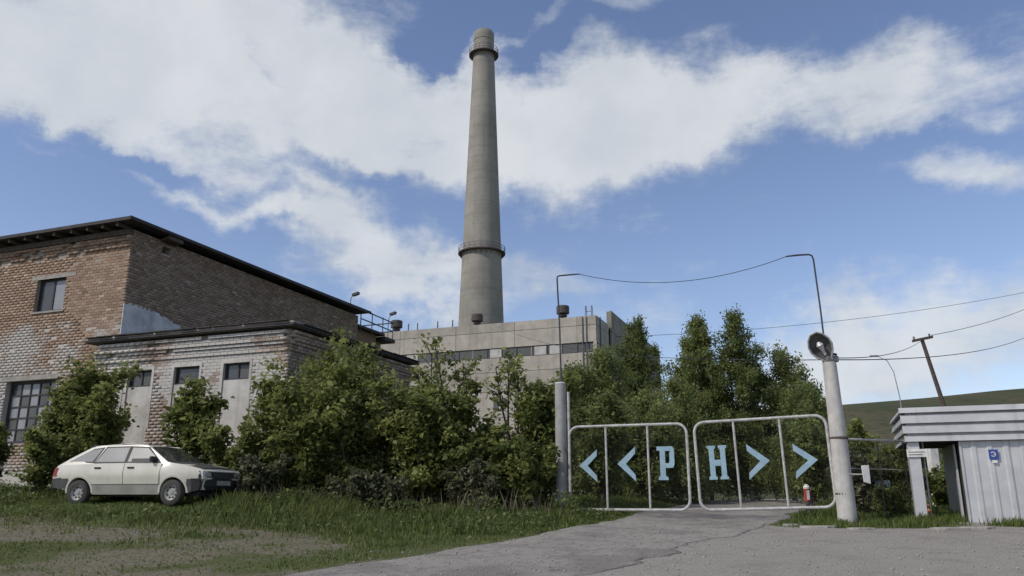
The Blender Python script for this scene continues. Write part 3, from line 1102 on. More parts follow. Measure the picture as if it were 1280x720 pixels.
def gallery(z, w):
    r_ = float(chr_(z))
    g = MB().lathe([(r_-.05, z-.12), (r_+w, z-.12), (r_+w, z+.10), (r_-.05, z+.10)], 40, close=False).build('gallery', M['rusty'], ch)
    mb = MB()
    for h in (.55, 1.15):
        ring = [((r_+w-.08)*math.cos(2*math.pi*k/40), (r_+w-.08)*math.sin(2*math.pi*k/40), z+.1+h) for k in range(41)]
        mb.tube(ring, .05, 5, cap=False)
    mb.build('railing', M['steel_grey'], g)
    mb = MB()
    for k in range(24):
        th = 2*math.pi*k/24
        c, s = math.cos(th), math.sin(th)
        mb.tube([((r_+w-.08)*c, (r_+w-.08)*s, z), ((r_+w-.08)*c, (r_+w-.08)*s, z+1.25)], .045, 4)
        mb.tube([((r_-.1)*c, (r_-.1)*s, z-1.1), ((r_+w-.1)*c, (r_+w-.1)*s, z-.1)], .06, 4)
    mb.build('railing_posts', M['steel_grey'], g)
    return g


gallery(94.2, .95)
gallery(48.7, .85)
# ------------------------------------------------------------------ gate
GO = Vector((7.46, 18.5, 0))
zg = .82


def gate_fn(root_tilt=0.0):
    return lambda s, z, d: Vector((s, -d, z))


def rounded(x0, x1, z0, z1, r, n=6):
    pts = []
    for cx, cz, a0 in ((x1-r, z1-r, 0), (x0+r, z1-r, 90), (x0+r, z0+r, 180), (x1-r, z0+r, 270)):
        for k in range(n+1):
            th = R(a0+90*k/n)
            pts.append((cx+r*math.cos(th), cz+r*math.sin(th)))
    return pts


def gate_leaf(loc, tilt, w, h, bars, glyphs, label, skew_top=0.0):
    root = empty('gate_leaf', loc, 0)
    root.rotation_euler = (0, tilt, -G)
    pts = rounded(0, w, 0, h, .24)
    mb = MB()
    loop = [(a, 0, b) for a, b in pts]
    loop = loop+[loop[0]]
    mb.tube(loop, .035, 8, cap=False)
    mb.build('frame', M['gate_paint'], root, smooth=True)
    for x in bars:
        MB().tube([(x, 0, .02), (x, 0, h-.02)], .028, 8).build('bar', M['gate_paint'], root, smooth=True)
    net = MB()
    pit = .055
    k = 1
    while k*pit < w:
        x = k*pit
        net.tube([(x, .03, .05), (x, .03, h-.05)], 0.0017, 3, cap=False); k += 1
    k = 1
    while k*pit < h:
        net.tube([(.05, .034, k*pit), (w-.05, .034, k*pit)], 0.0017, 3, cap=False); k += 1
    net.build('wire_netting', M['netting'], root)
    for nm, polys in glyphs:
        mb = MB()
        for poly in polys:
            mb.prism(poly, lambda a, b, d: Vector((a, -d, b)), .052, .030)
        mb.build(nm, M['letters'], root)
    tag(root, label, 'gate', 'two leaves of the yard gate')
    return root


def chev(cx, cz, w, h, t, sgn):
    # sgn +1 points right
    x0 = cx-sgn*w/2; x1 = cx+sgn*w/2
    k = sgn*t
    return [[(x0, cz+h/2), (x1, cz+.01), (x0, cz-h/2), (x0+k*.10, cz-h/2+t*.95), (x1-k*1.25, cz+.005), (x0+k*.05, cz+h/2-t*.95)]]


def letter_R(x, z, w, h, t):
    p = [(x+.00, z, ), (x+.0, z+h)]
    out = [[(x+.07, z), (x+.07+t, z), (x+.07+t, z+h), (x+.07, z+h)]]
    out.append([(x+.02, z), (x+.07-.001, z), (x+.07-.001, z+.10), (x+.02, z+.06)])
    out.append([(x+.07+t+.001, z), (x+t+.13, z), (x+t+.13, z+.06), (x+.07+t+.001, z+.10)])
    out.append([(x, z+h-.10), (x+.069, z+h-.10), (x+.069, z+h), (x, z+h)])
    o = t*.85
    xa = x+.07+t+.001; xb = x+w
    zt, zb = z+h, z+h*.36
    out.append([(xa, zt-o), (xb-.08-.01, zt-o), (xb-.04, zt), (xa, zt)])
    out.append([(xb-.04, zt), (xb, zt-.08), (xb, zb+.08), (xb-.04, zb), (xb-t*.9-.02, zb+o), (xb-t*.9, zb+o+.05), (xb-t*.9, zt-o-.05), (xb-.09, zt-o)])
    out.append([(xa, zb), (xb-.045, zb), (xb-t*.9-.022, zb+o), (xa, zb+o)])
    return out


def letter_N(x, z, w, h, t):
    out = []
    s = .035
    for x0 in (x+s, x+w-s-t):
        out.append([(x0, z), (x0+t, z), (x0+t, z+h), (x0, z+h)])
        for sg, xe in ((-1, x0-.001), (1, x0+t+.001)):
            for zz, dz in ((z, .075), (z+h, -.075)):
                out.append([(xe, zz), (xe+sg*s, zz), (xe+sg*s, zz+dz*.7), (xe, zz+dz*1.2)])
    out.append([(x+s+t+.001, z+h*.40), (x+w-s-t-.001, z+h*.40), (x+w-s-t-.001, z+h*.58), (x+s+t+.001, z+h*.58)])
    return out


# left leaf: local x from -6.43 (left) to -3.42
wl_, hl_ = 2.98, 2.04
o_l = GO+U*(-6.42)
z0l = .86
L_left = gate_leaf((o_l.x, o_l.y, z0l), 0.0, wl_, hl_, [.96, 2.02],
                   [('arrow', chev(.50, 1.92-z0l, .46, .80, .17, -1)), ('arrow', chev(1.48, 1.95-z0l, .46, .84, .17, -1)),
                    ('letter', letter_R(2.24, 1.56-z0l, .42, .80, .13))], 'left gate leaf of white tube with two left arrows and letter Р')
wr_, hr_ = 3.0, 2.05
o_r = GO+U*(-3.20)
z0r = .86
L_right = gate_leaf((o_r.x, o_r.y, z0r), R(-1.6), wr_, hr_, [.93, 1.98],
                    [('letter', letter_N(.27, 1.55-z0r, .45, .79, .12)), ('arrow', chev(1.43, 1.93-z0r, .50, .82, .17, 1)), ('arrow', chev(2.47, 1.90-z0r, .52, .80, .17, 1))],
                    'right gate leaf of white tube with letter Н and two right arrows')

# posts
gp = empty('gate_post', (1.27, 21.0, .72))
tag(gp, 'short grey concrete gate post left of the gate', 'post')
MB().tube([(0, 0, -.3), (0, 0, 1.2), (.0, 0, 3.32)], [.155, .15, .145], 18).build('column', M['post_grey'], gp, smooth=True)
MB().lathe([(.15, 3.322), (.13, 3.36), (.02, 3.37)], 18).build('cap', M['post'], gp, smooth=True)
MB().tube([(.21, -.08, -.2), (.20, -.08, 3.1)], .035, 8).build('hinge_pipe', M['gate_paint'], gp, smooth=True)
for z in (.5, 1.6): MB().box(.0, .24, -.12, -.06, z, z+.06).build('hinge', M['rusty'], gp)

lp = empty('lamp_post', (7.47, 18.5, .58))
tag(lp, 'white round concrete post right of the gate carrying a street lamp', 'lamp post')
MB().tube([(0, 0, -.3), (-.01, 0, .1), (-.03, 0, 1.8), (-.07, 0, 3.62)], [.215, .21, .185, .150], 24).build('column', M['post'], lp, smooth=True)
MB().tube([(.21, .16, -.2), (.17, .16, 1.8), (.10, .14, 3.60)], .055, 10).build('brace_pipe', M['steel_grey'], lp, smooth=True)
for z in (.62, 1.85): MB().lathe([(.19, z), (.20, z+.01), (.20, z+.05), (.19, z+.06)], 20, (-.02, 0, 0), close=False).build('strap', M['rusty'], lp)
MB().box(-.16, .12, -.12, .18, 3.62, 3.76).build('bracket', M['steel_grey'], lp, bevel=.015)
MB().tube([(-.02, .05, 3.7), (.05, .05, 3.84), (.14, .03, 3.80)], .035, 8).build('insulator', M['inside_dark'], lp)
# mirror plate on a short arm
MB().tube([(.02, -.17, 1.08), (.20, -.22, 1.07), (.34, -.22, 1.07)], .014, 6).build('plate_arm', M['gate_paint'], lp)
MB().hexa([(.33, -.26, .90), (.49, -.24, .86), (.50, -.20, .86), (.34, -.22, .90), (.31, -.26, 1.26), (.49, -.24, 1.27), (.50, -.20, 1.27), (.32, -.22, 1.26)]).build('plate', M['white_paint'], lp, bevel=.008)

# street lamp: a pear-shaped shell seen from below
sl = empty('street_lamp', (7.38, 18.42, 4.22))
tag(sl, 'pear shaped street lamp head tilted on top of the white post', 'street lamp')
ax = Vector((-.48, -.10, .86)).normalized()            # long axis, from neck to nose
fc = Vector((-.25, -.92, -.28)); fc = (fc-ax*fc.dot(ax)).normalized()   # open side
sdv = ax.cross(fc)
LN = .72
st = [(0, .07), (.10, .11), (.25, .20), (.42, .255), (.60, .25), (.78, .18), (.90, .08)]


def shell(scale, lift, depth, flip=1):
    vs = []; fs = []
    m_ = 12
    for (t, w) in [(a*LN/.9, b) for a, b in st]:
        for k in range(m_+1):
            th = math.pi*k/m_
            vs.append(ax*t+sdv*(w*scale*math.cos(th))-fc*(depth*w*math.sin(th)-lift))
    for i in range(len(st)-1):
        for k in range(m_):
            a = i*(m_+1)+k
            fs.append((a, a+1, a+m_+2, a+m_+1))
    return vs, fs


v1, f1 = shell(1.0, .0, .75)
v2, f2 = shell(.90, .004, .55)
mb = MB().add(v1, f1)
mb.build('shell', M['lamp_shell'], sl, smooth=True)
MB().add(v2, f2).build('reflector', M['lamp_inner'], sl, smooth=True)
mb = MB()
mb.tube([ax*(t*LN/.9)+sdv*w for t, w in st]+[ax*(t*LN/.9)-sdv*w for t, w in st[::-1]], .022, 6)
mb.build('rim', M['post_grey'], sl, smooth=True)
c0 = ax*.40
MB().tube([ax*.16-fc*.03, ax*.26-fc*.03, ax*.32-fc*.02, ax*.42-fc*.01, ax*.50-fc*.02], [.035, .04, .055, .085, .03], 10).build('bulb', M['bulb'], sl, smooth=True)
MB().tube([Vector((.02, .05, -.12)), Vector((0, .02, 0)), ax*.10-fc*.03], [.05, .06, .07], 10).build('neck', M['lamp_shell'], sl, smooth=True)

# bent rods carrying the cable over the gate
cr = empty('cable_rod', (7.40, 18.62, 4.2))
tag(cr, 'thin bent steel rod rising above the lamp post', 'rod', 'bent rods holding the cable')
MB().tube([(0, 0, -.2), (-.03, 0, 1.3), (-.08, 0, 2.55), (-.11, 0, 2.64), (-.18, 0, 2.67)], .022, 6).build('upright', M['rail'], cr)
MB().tube([(-.18, 0, 2.67), (-.45, 0, 2.655), (-.74, 0, 2.62)], [.022, .024, .018], 6).build('arm', M['rail'], cr)
MB().tube([(.02, 0, .15), (.06, 0, .30), (.13, 0, .30), (.17, 0, .15)], .018, 6).build('hook', M['steel_grey'], cr)
cl_ = empty('cable_rod', (1.30, 21.05, 4.06))
tag(cl_, 'thin bent steel rod rising above the grey gate post', 'rod', 'bent rods holding the cable')
MB().tube([(0, 0, -.2), (-.02, 0, 1.5), (-.07, 0, 2.85), (-.06, 0, 2.93), (0, 0, 2.95)], .022, 6).build('upright', M['rail'], cl_)
MB().tube([(0, 0, 2.95), (.3, 0, 2.98), (.56, 0, 3.0)], [.022, .022, .016], 6).build('arm', M['rail'], cl_)


def wire(name, a, b, sag, r, label, n=24, group=None):
    a = Vector(a); b = Vector(b)
    pts = [a.lerp(b, k/n)-Vector((0, 0, sag*4*(k/n)*(1-k/n))) for k in range(n+1)]
    o = MB().tube(pts, r, 4).build(name, M['wire'], None)
    return tag(o, label, 'cable', group)


wire('cable', (1.86, 21.05, 7.05), (6.67, 18.62, 6.82), .42, .008, 'thin cable sagging over the gate between the two bent rods')
wire('power_line', (7.45, 18.6, 4.33), (23.6, 44.8, 10.0), .35, .012, 'upper power line from the white post to the leaning pole', group='power lines')
wire('power_line', (7.5, 18.6, 4.28), (42.1, 60, 14.7), .9, .013, 'lower power line from the white post out past the guard hut', group='power lines')
wire('power_line', (23.9, 44.8, 10.1), (42.0, 60, 16.3), .35, .016, 'power line running right from the leaning pole', group='power lines')
wire('power_line', (7.35, 18.6, 4.28), (-2, 66, 15.5), .9, .010, 'faint power line from the white post back towards the plant', group='power lines')
wire('power_line', (4.5, 75, 15.9), (63, 80, 23.8), 1.6, .02, 'high power line crossing the sky on the right', group='power lines')

# marker post behind the right leaf
mk = empty('marker_post', (7.25, 20.3, .70))
tag(mk, 'short red and white marker post behind the right gate leaf', 'post')
MB().tube([(0, 0, -.1), (0, 0, .36)], .055, 12).build('shaft', M['steel_grey'], mk)
MB().tube([(0, 0, .36), (0, 0, .66)], .075, 12).build('band', M['red_paint'], mk)
MB().lathe([(.078, .66), (.078, .70), (.04, .76), (.01, .77)], 12).build('cap', M['white_paint'], mk)
MB().box(-.03, .03, -.085, -.07, .40, .62).build('reflector', M['white_paint'], mk)
MB().box(-.14, .14, -.06, .06, .18, .24).build('foot', M['red_paint'], mk)

# ------------------------------------------------------------------ guard hut
GH = Vector((9.26, 19.0, 0))
hut = empty('guard_hut', GH, -G)
tag(hut, 'pale grey ribbed metal guard hut with covered passage at the right edge', 'hut')
zb_ = .55
for i, (za, zc, off) in enumerate(((3.07, 3.19, .13), (2.83, 3.02, .11), (2.60, 2.78, .09), (2.41, 2.54, .07))):
    mb = MB()
    # folded strip with a drip lip, running along the front and round the left end
    mb.hexa([(-off, -off, za), (6.2, -off, za), (6.2, .0, za), (-off, .0, za), (-off, -off+.035, zc), (6.2, -off+.035, zc), (6.2, .0, zc), (-off, .0, zc)])
    mb.hexa([(-off, .002, za), (0, .002, za), (0, 3.2, za), (-off, 3.2, za), (-off+.055, .002, zc), (0, .002, zc), (0, 3.2, zc), (-off+.055, 3.2, zc)])
    mb.build('fascia_strip', M['cladding_edge'], hut)
MB().box(.002, 6.2, .002, 3.2, 3.05, 3.13).build('roof', M['cladding_edge'], hut)
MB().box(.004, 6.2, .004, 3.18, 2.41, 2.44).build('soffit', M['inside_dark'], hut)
MB().box(.003, 6.2, .003, .03, 2.44, 3.05).build('fascia_back', M['cladding_edge'], hut)
# pilaster of the passage
MB().box(-.02, .02, .02, .40, zb_, 2.40).box(.02, .22, .02, .06, zb_, 2.40).build('pilaster', M['cladding'], hut)
MB().tube([(.32, .3, zb_), (.32, .3, 2.41)], .02, 8).build('door_pipe', M['gate_paint'], hut)
sg = MB().box(-.06, .36, -.02, .015, 2.06, 2.24).build('sign', M['white_paint'], hut)
for k in range(2):
    MB().box(-.02, .32-.05*k, -.024, -.021, 2.165-.06*k, 2.182-.06*k).build('writing_line', M['car_trim'], sg)
# booth: ribbed sheets
mb = MB()
XB = 1.04


def ribbed(fn, s0, s1, z0, z1, n, nm):
    """one profiled sheet: flat pans with trapezoid ribs"""
    mb = MB()
    pts = []
    pw = (s1-s0)/n
    for k in range(n):
        a = s0+k*pw
        pts += [(a, 0), (a+pw*.55, 0), (a+pw*.66, .022), (a+pw*.89, .022)]
    pts.append((s1, 0))
    vs = []; fs = []
    for s, d in pts:
        for z in (z0, z1):
            for dd in (d, d-.006): vs.append(fn(s, z, dd))
    for k in range(len(pts)-1):
        a = k*4; b = a+4
        fs += [(a, b, b+2, a+2), (a+1, a+3, b+3, b+1), (a, a+1, b+1, b), (a+2, b+2, b+3, a+3)]
    fs += [(0, 2, 3, 1), (len(pts)*4-4, len(pts)*4-3, len(pts)*4-1, len(pts)*4-2)]
    mb.add(vs, fs)
    return mb.build(nm, M['cladding'], hut)


ffh = lambda s, z, d: Vector((s, .06-d, z))
fsh = lambda s, z, d: Vector((XB-d, s, z))
for k in range(5):
    ribbed(ffh, XB+.04+k*.98, XB+.04+k*.98+.975, zb_, 2.40, 3, 'wall_sheet')
MB().box(XB+.0, XB+.045, .03, .10, zb_, 2.40).build('corner_trim', M['cladding_edge'], hut)
# booth side seen through the passage: dark jamb, then pale leaf
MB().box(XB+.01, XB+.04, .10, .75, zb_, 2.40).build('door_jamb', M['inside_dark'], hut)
MB().box(XB-.07, XB-.03, .42, .60, zb_+.05, 2.34).build('passage_door', M['cladding'], hut)
MB().box(XB+.01, XB+.04, .752, 3.1, zb_, 2.40).build('side_wall', M['cladding'], hut)
MB().box(XB+.04, 6.0, 3.04, 3.1, zb_, 2.40).build('rear_wall', M['cladding'], hut)
MB().box(5.95, 6.0, .12, 3.04, zb_, 2.40).build('end_wall', M['cladding'], hut)
# sign on the booth
sg = MB().box(1.61, 1.80, .0, .012, 1.98, 2.27-.07).build('sign', M['sign_blue'], hut)
tag(sg, 'small blue sign with a white mark')
mk_ = []
mb = MB()
arc = [(1.70+.045*math.cos(R(a)), -.004, 2.095+.05*math.sin(R(a))) for a in range(-150, 151, 25)]
mb.tube(arc, .010, 5)
mb.tube([(1.70, -.004, 2.095), (1.742, -.004, 2.095)], .009, 5)
mb.build('mark', M['white_paint'], sg)
MB().box(1.66, 1.76, .0, .010, 1.905, 1.965).build('label_plate', M['white_paint'], hut)

# white column and cross bar seen through the passage
wc = empty('white_column', (12.62, 24.5, .80))
tag(wc, 'whitewashed square column seen through the hut passage', 'column')
MB().box(-.13, .13, -.13, .13, -.3, 1.95).build('shaft', M['white_paint'], wc, bevel=.015)
MB().box(-.17, .17, -.17, .17, 1.952, 2.06).build('capital', M['white_paint'], wc, bevel=.01)

# fence panel between the lamp post and the hut
fe = empty('mesh_fence', (7.75, 18.95, .55))
tag(fe, 'pipe framed wire mesh fence between the white post and guard hut', 'fence')
fd = Vector((9.45, 19.6, 0))-Vector((7.75, 18.95, 0))
Lf = fd.length
fe.rotation_euler = (0, 0, math.atan2(fd.y, fd.x))
MB().tube([(0, 0, 1.92), (Lf, 0, 1.92)], .026, 8).build('top_rail', M['gate_paint'], fe)
MB().tube([(0, 0, 1.25), (Lf+.8, .3, 1.25)], .012, 6).build('mid_rail', M['gate_paint'], fe)
for k, x in enumerate((.05, Lf*.55, Lf-.02)):
    MB().tube([(x, .02, -.2), (x, .02, 1.92)], .022 if k != 1 else .014, 8).build('fence_post', M['rusty'], fe)
mb = MB()
k = 0
while k*.06 < Lf:
    mb.tube([(k*.06, .02, .05), (k*.06, .02, 1.9)], .003, 3, cap=False); k += 1
for k in range(31): mb.tube([(0, .024, .06+k*.06), (Lf, .024, .06+k*.06)], .003, 3, cap=False)
mb.build('wire_mesh', M['netting'], fe)

# odds and ends by the passage
bk = empty('garden_chair', (9.22, 20.5, float(gh(9.22, 20.5))))
tag(bk, 'blue grey folding seat standing behind the wire fence', 'chair')
MB().box(-.20, .20, -.02, .02, .45, .86).build('backrest', M['blue_grey'], bk, bevel=.01)
MB().box(-.22, .22, -.38, .02, .40, .445).build('seat', M['blue_grey'], bk, bevel=.01)
for sx in (-.19, .19):
    for sy in (-.34, .0): MB().tube([(sx, sy, 0), (sx, sy, .40)], .018, 6).build('leg', M['steel_grey'], bk)

ob = empty('hanging_cloths', (9.50, 19.02, .62))
tag(ob, 'orange and brown rags tied low to the passage pipe', 'rags')
for k, (z, w, mt) in enumerate(((.36, .10, 'orange'), (.24, .13, 'orange'), (.50, .07, 'lintel'), (.14, .09, 'rusty'))):
    mb = MB()
    mb.tube([(-.01*k, 0, z-.05), (.01, -.02, z), (.0, .0, z+.06)], [w*.45, w*.6, w*.3], 7)
    mb.build('cloth', M[mt], ob, smooth=True)
MB().tube([(.08, .24, -.05), (.08, .24, .62)], .012, 6).build('stick', M['old_wood'], ob)

# leaning utility pole and far street light
up_ = empty('utility_pole', (24.75, 45, .9))
tag(up_, 'dark wooden utility pole leaning left with a short crossarm, behind the hut', 'pole')
MB().tube([(0, 0, -.5), (-.25, 0, 3.2)], [.18, .17], 10).build('stub', M['pole_wood'], up_)
MB().tube([(-.10, -.2, 2.2), (-1.42, -.2, 9.0)], [.14, .10], 10).build('shaft', M['pole_wood'], up_, smooth=True)
MB().hexa([(-2.0, -.33, 8.78), (-.82, -.33, 9.02), (-.82, -.21, 9.02), (-2.0, -.21, 8.78), (-2.0, -.33, 8.93), (-.82, -.33, 9.17), (-.82, -.21, 9.17), (-2.0, -.21, 8.93)]).build('crossarm', M['pole_wood'], up_)
for x in (-1.9, -1.0):
    MB().tube([(x, -.27, 8.93+.19*(x+1.9)), (x, -.27, 9.10+.19*(x+1.9))], [.04, .06], 8).build('insulator', M['steel_grey'], up_)
fl = empty('far_street_light', (43.6, 90, .9))
tag(fl, 'thin far street light with a curved neck, below the power lines', 'street light')
MB().tube([(0, 0, 0), (-.05, 0, 11), (-.4, 0, 14), (-1.0, 0, 15.3), (-2.0, 0, 15.8)], [.08, .06, .05, .045, .04], 8).build('mast', M['post_grey'], fl, smooth=True)
MB().box(-2.9, -1.95, -.15, .15, 15.74, 15.92).build('lamp_head', M['post_grey'], fl, bevel=.03)

# ------------------------------------------------------------------ car
CTH = R(-14)
cf = Vector((math.cos(CTH), math.sin(CTH), 0)); cs = Vector((-math.sin(CTH), math.cos(CTH), 0))
rw = Vector((-9.93, 18.85, 0))
co_ = rw-cf*.80+cs*.80
car = empty('parked_car', (co_.x, co_.y, .975), CTH)
tag(car, 'cream white five door hatchback with dark bonnet parked on the grass', 'car')


def cw(x, z):
    w = .808-.075*max(0, (.70-z)/.45)-.045*max(0, (min(z, .94)-.70)/.24)**1.2
    if z > .94: w -= (z-.94)*.43
    w -= .075*max(0, (x-3.2)/.8)**2+.06*max(0, (.7-x)/.7)**2
    if z > .94: w -= .05*max(0, (x-2.2)/.8)+.05*max(0, (1.0-x)/.9)
    return w


def car_mesh(poly, name, mat, parent, fn, xcuts=(), zcuts=(), ycuts=(), y0=-1.0, y1=1.0, smooth=True, bev=0.0):
    bm = bmesh.new()
    a = [bm.verts.new((x, y0, z)) for x, z in poly]
    b = [bm.verts.new((x, y1, z)) for x, z in poly]
    bm.faces.new(a); bm.faces.new(b[::-1])
    n = len(poly)
    for k in range(n): bm.faces.new((a[k], b[k], b[(k+1) % n], a[(k+1) % n]))
    bmesh.ops.recalc_face_normals(bm, faces=bm.faces)
    for axn, cuts in ((0, xcuts), (2, zcuts), (1, ycuts)):
        for c in cuts:
            pc = [0, 0, 0]; pc[axn] = c; pn = [0, 0, 0]; pn[axn] = 1
            bmesh.ops.bisect_plane(bm, geom=bm.verts[:]+bm.edges[:]+bm.faces[:], plane_co=pc, plane_no=pn)
    for v in bm.verts: v.co = fn(v.co.x, v.co.y, v.co.z)
    bmesh.ops.triangulate(bm, faces=[f for f in bm.faces if len(f.verts) > 4])
    bmesh.ops.recalc_face_normals(bm, faces=bm.faces)
    me = bpy.data.meshes.new(name); bm.to_mesh(me); bm.free()
    o = obj(name, me, parent, mat)
    if smooth:
        me.polygons.foreach_set('use_smooth', [True]*len(me.polygons))
        try: me.set_sharp_from_angle(angle=R(28))
        except Exception: pass
    return o


def arc(cx, cz, r, a0, a1, n=14):
    return [(cx+r*math.cos(R(a0+(a1-a0)*k/n)), cz+r*math.sin(R(a0+(a1-a0)*k/n))) for k in range(n+1)]


XC = [.2, .45, .7, .95, 1.2, 1.5, 1.8, 2.1, 2.4, 2.7, 3.0, 3.25, 3.5, 3.7, 3.85]
low = [(.05, .40), (.02, .62), (.06, .80), (.13, .90), (1.5, .935), (3.02, .95), (3.5, .885), (3.90, .79), (3.97, .74), (3.985, .60), (3.95, .34), (3.62, .30)]
low += arc(3.26, .29, .335, 0, 180)+[(2.90, .24), (1.17, .24)]+arc(.80, .29, .335, 0, 180)+[(.44, .34)]
body = car_mesh(low, 'body', M['car_white'], car, lambda x, y, z: (x, y*cw(x, z), z+(.018*(1-y*y) if z > .73 and x > 3.0 else 0)), XC, [.34, .46, .60, .70, .82], [-.6, 0, .6])
green = [(.13, .895), (.34, 1.03), (.88, 1.30), (1.15, 1.345), (1.8, 1.362), (2.15, 1.352), (2.40, 1.325), (2.70, 1.145), (3.03, .945), (1.5, .93)]
MBX = [.34, .6, .88, 1.15, 1.5, 1.9, 2.3, 2.6, 2.8]
cabin = car_mesh(green, 'cabin', M['car_white'], car, lambda x, y, z: (x, y*(cw(x, z)-.004), z+.012*(1-y*y)*(z > 1.2)), MBX, [1.0, 1.1, 1.2, 1.3], [-.5, 0, .5])


def side(poly, name, mat, parent, off, th, both=True, xc=(), zc=()):
    out = []
    for sgn in ((-1, 1) if both else (-1,)):
        out.append(car_mesh(poly, name, mat, parent, lambda x, y, z: (x, sgn*(cw(x, z)+(off if y > 0 else off-th)), z), xc, zc, (), smooth=True))
    return out


# lower cladding, doors, seams
sill = [(1.14, .245), (2.92, .245), (2.92, .455), (1.14, .455)]
side(sill, 'sill_panel', M['car_sill'], car, .010, .03, True, XC, [.34])
fl_ = [(3.60, .315), (3.945, .345), (3.985, .575), (3.602, .575)]
side(fl_, 'bumper_side', M['car_trim'], car, .012, .03, True, XC, [.46])
rl_ = [(.46, .36), (.07, .42), (.04, .60), (.49, .60)]
side(rl_, 'bumper_side', M['car_trim'], car, .012, .03, True, XC, [.46])
fd_ = [(1.97, .462), (2.88, .462), (2.90, .60), (2.93, .925), (1.97, .925)]
rd_ = [(1.22, .62), (1.26, .462), (1.955, .462), (1.955, .925), (1.06, .92), (1.08, .72)]
for (poly, hx) in ((fd_, 2.08), (rd_, 1.20)):
    for sgn, d in zip((-1, 1), side(poly, 'door', M['car_white'], car, .006, .02, True, XC, [.60, .70, .82])):
        y = sgn*(cw(hx, .83)+.012)
        MB().box(hx-.02, hx+.15, y-.018, y+.018, .815, .85).build('handle', M['car_black'], d, bevel=.006)
# door gaps and rub strip
for x in (1.9625, 2.915):
    side([(x-.006, .462), (x+.006, .462), (x+.006, .925), (x-.006, .925)], 'door_gap', M['car_black'], car, .003, .01, True, (), [.6, .70, .82])
side([(1.12, .455), (2.93, .455), (2.93, .472), (1.12, .472)], 'rub_strip', M['car_trim'], car, .012, .02, True, XC)
# wheel arch lips
for cx in (.80, 3.26):
    lip = arc(cx, .29, .375, -2, 182)+arc(cx, .29, .33, 182, -2)
    side(lip, 'arch_lip', M['car_white'], car, .016, .05, True, (), [.46, .6])
    MB().box(cx-.36, cx+.36, -.58, .58, .25, .66).build('wheel_well', M['car_black'], car)
MB().box(.3, 3.8, -.55, .55, .20, .32).build('underside', M['car_black'], car)
# side glass in dark seals
panes_ = [([(2.02, .965), (2.83, .965), (2.42, 1.27), (2.02, 1.285)], 'front_door_window'),
          ([(1.17, .965), (1.93, .965), (1.93, 1.29), (1.33, 1.285)], 'rear_door_window'),
          ([(.43, .99), (1.08, .972), (1.21, 1.275), (.96, 1.245)], 'quarter_window')]
for poly, nm in panes_:
    cx = sum(p[0] for p in poly)/len(poly); cz = sum(p[1] for p in poly)/len(poly)
    big = [(cx+(a-cx)*1.08+(.014 if a > cx else -.014), cz+(b-cz)*1.14+(.010 if b > cz else -.006)) for a, b in poly]
    for s_, g_ in zip(side(big, nm, M['car_black'], car, .004, .02, True, (), [1.05, 1.15]), side(poly, 'pane', M['car_glass'], None, .008, .01, True, (), [1.05, 1.15])):
        g_.parent = s_
# windscreen, rear screen, bonnet
def slope_quad(xa, za, xb, zb, inset, nm, mat, off, ins=.0):
    t = Vector((xb-xa, 0, zb-za)).normalized(); nrm = Vector((-t.z, 0, t.x))
    if nrm.z < 0: nrm = -nrm
    mb = MB(); vs = []
    rows_ = 6
    for k in range(rows_+1):
        x = xa+(xb-xa)*k/rows_; z = za+(zb-za)*k/rows_
        w = cw(x, z)-inset
        for j in range(7):
            y = -w+2*w*j/6
            bow = .02*(1-(y/w)**2)
            for o_ in (off, off-.012):
                q = Vector((x, y, z))+nrm*(o_+bow); vs.append(q)
    fs = []
    for k in range(rows_):
        for j in range(6):
            a = (k*7+j)*2; b = ((k+1)*7+j)*2
            fs.append((a, a+2, b+2, b)); fs.append((a+1, b+1, b+3, a+3))
    mb.add(vs, fs)
    return mb.build(nm, mat, car, smooth=True)


slope_quad(2.46, 1.30, 3.00, .965, .055, 'windscreen', M['car_screen'], .012)
slope_quad(.20, .945, .84, 1.27, .08, 'rear_screen', M['car_screen'], .012)
slope_quad(3.045, .955, 3.90, .80, .085, 'bonnet', M['car_hood'], .010)
for sgn in (-1, 1):
    MB().tube([(3.02, sgn*.22, .975), (2.97, sgn*.02, 1.0), (2.95, sgn*-.22, 1.0)], .010, 5).build('wiper', M['car_black'], car)
# nose: headlights, grille, bumper, plate
for sgn in (-1, 1):
    h = MB().hexa([(3.975, sgn*.70, .61), (4.000, sgn*.42, .61), (3.90, sgn*.42, .61), (3.87, sgn*.70, .61), (3.955, sgn*.70, .735), (3.980, sgn*.42, .74), (3.90, sgn*.42, .74), (3.87, sgn*.70, .735)])
    ho = h.build('headlight', M['car_black'], car)
    MB().hexa([(3.982, sgn*.68, .63), (4.006, sgn*.45, .63), (3.93, sgn*.45, .63), (3.90, sgn*.68, .63), (3.966, sgn*.68, .715), (3.989, sgn*.45, .72), (3.93, sgn*.45, .72), (3.90, sgn*.68, .715)]).build('lens', M['lamp_glass'], ho)
np_ = [(3.84, .56), (3.992, .56), (3.988, .66), (3.968, .748), (3.84, .748)]
car_mesh(np_, 'nose_panel', M['car_black'], car, lambda x, y, z: (x-.055*abs(y)**3, y*(cw(3.9, z)+.004), z), (), [.66], [-.8, -.5, 0, .5, .8])
gr = MB().box(3.90, 3.996, -.41, .41, .60, .735).build('grille', M['car_black'], car)
for k in range(4): MB().box(3.994, 4.004, -.40, .40, .617+k*.032, .628+k*.032).build('slat', M['car_trim'], gr)
nose = [(3.80, .30), (3.99, .33), (4.03, .42), (4.03, .555), (3.98, .585), (3.80, .585)]
fb = car_mesh(nose, 'front_bumper', M['car_black'], car, lambda x, y, z: (x-.10*abs(y)**3, y*(cw(3.7, z)+.01), z), (), [.42], [-.8, -.5, 0, .5, .8])
MB().box(4.028, 4.04, -.26, .26, .44, .54).build('number_plate', M['plate'], car)
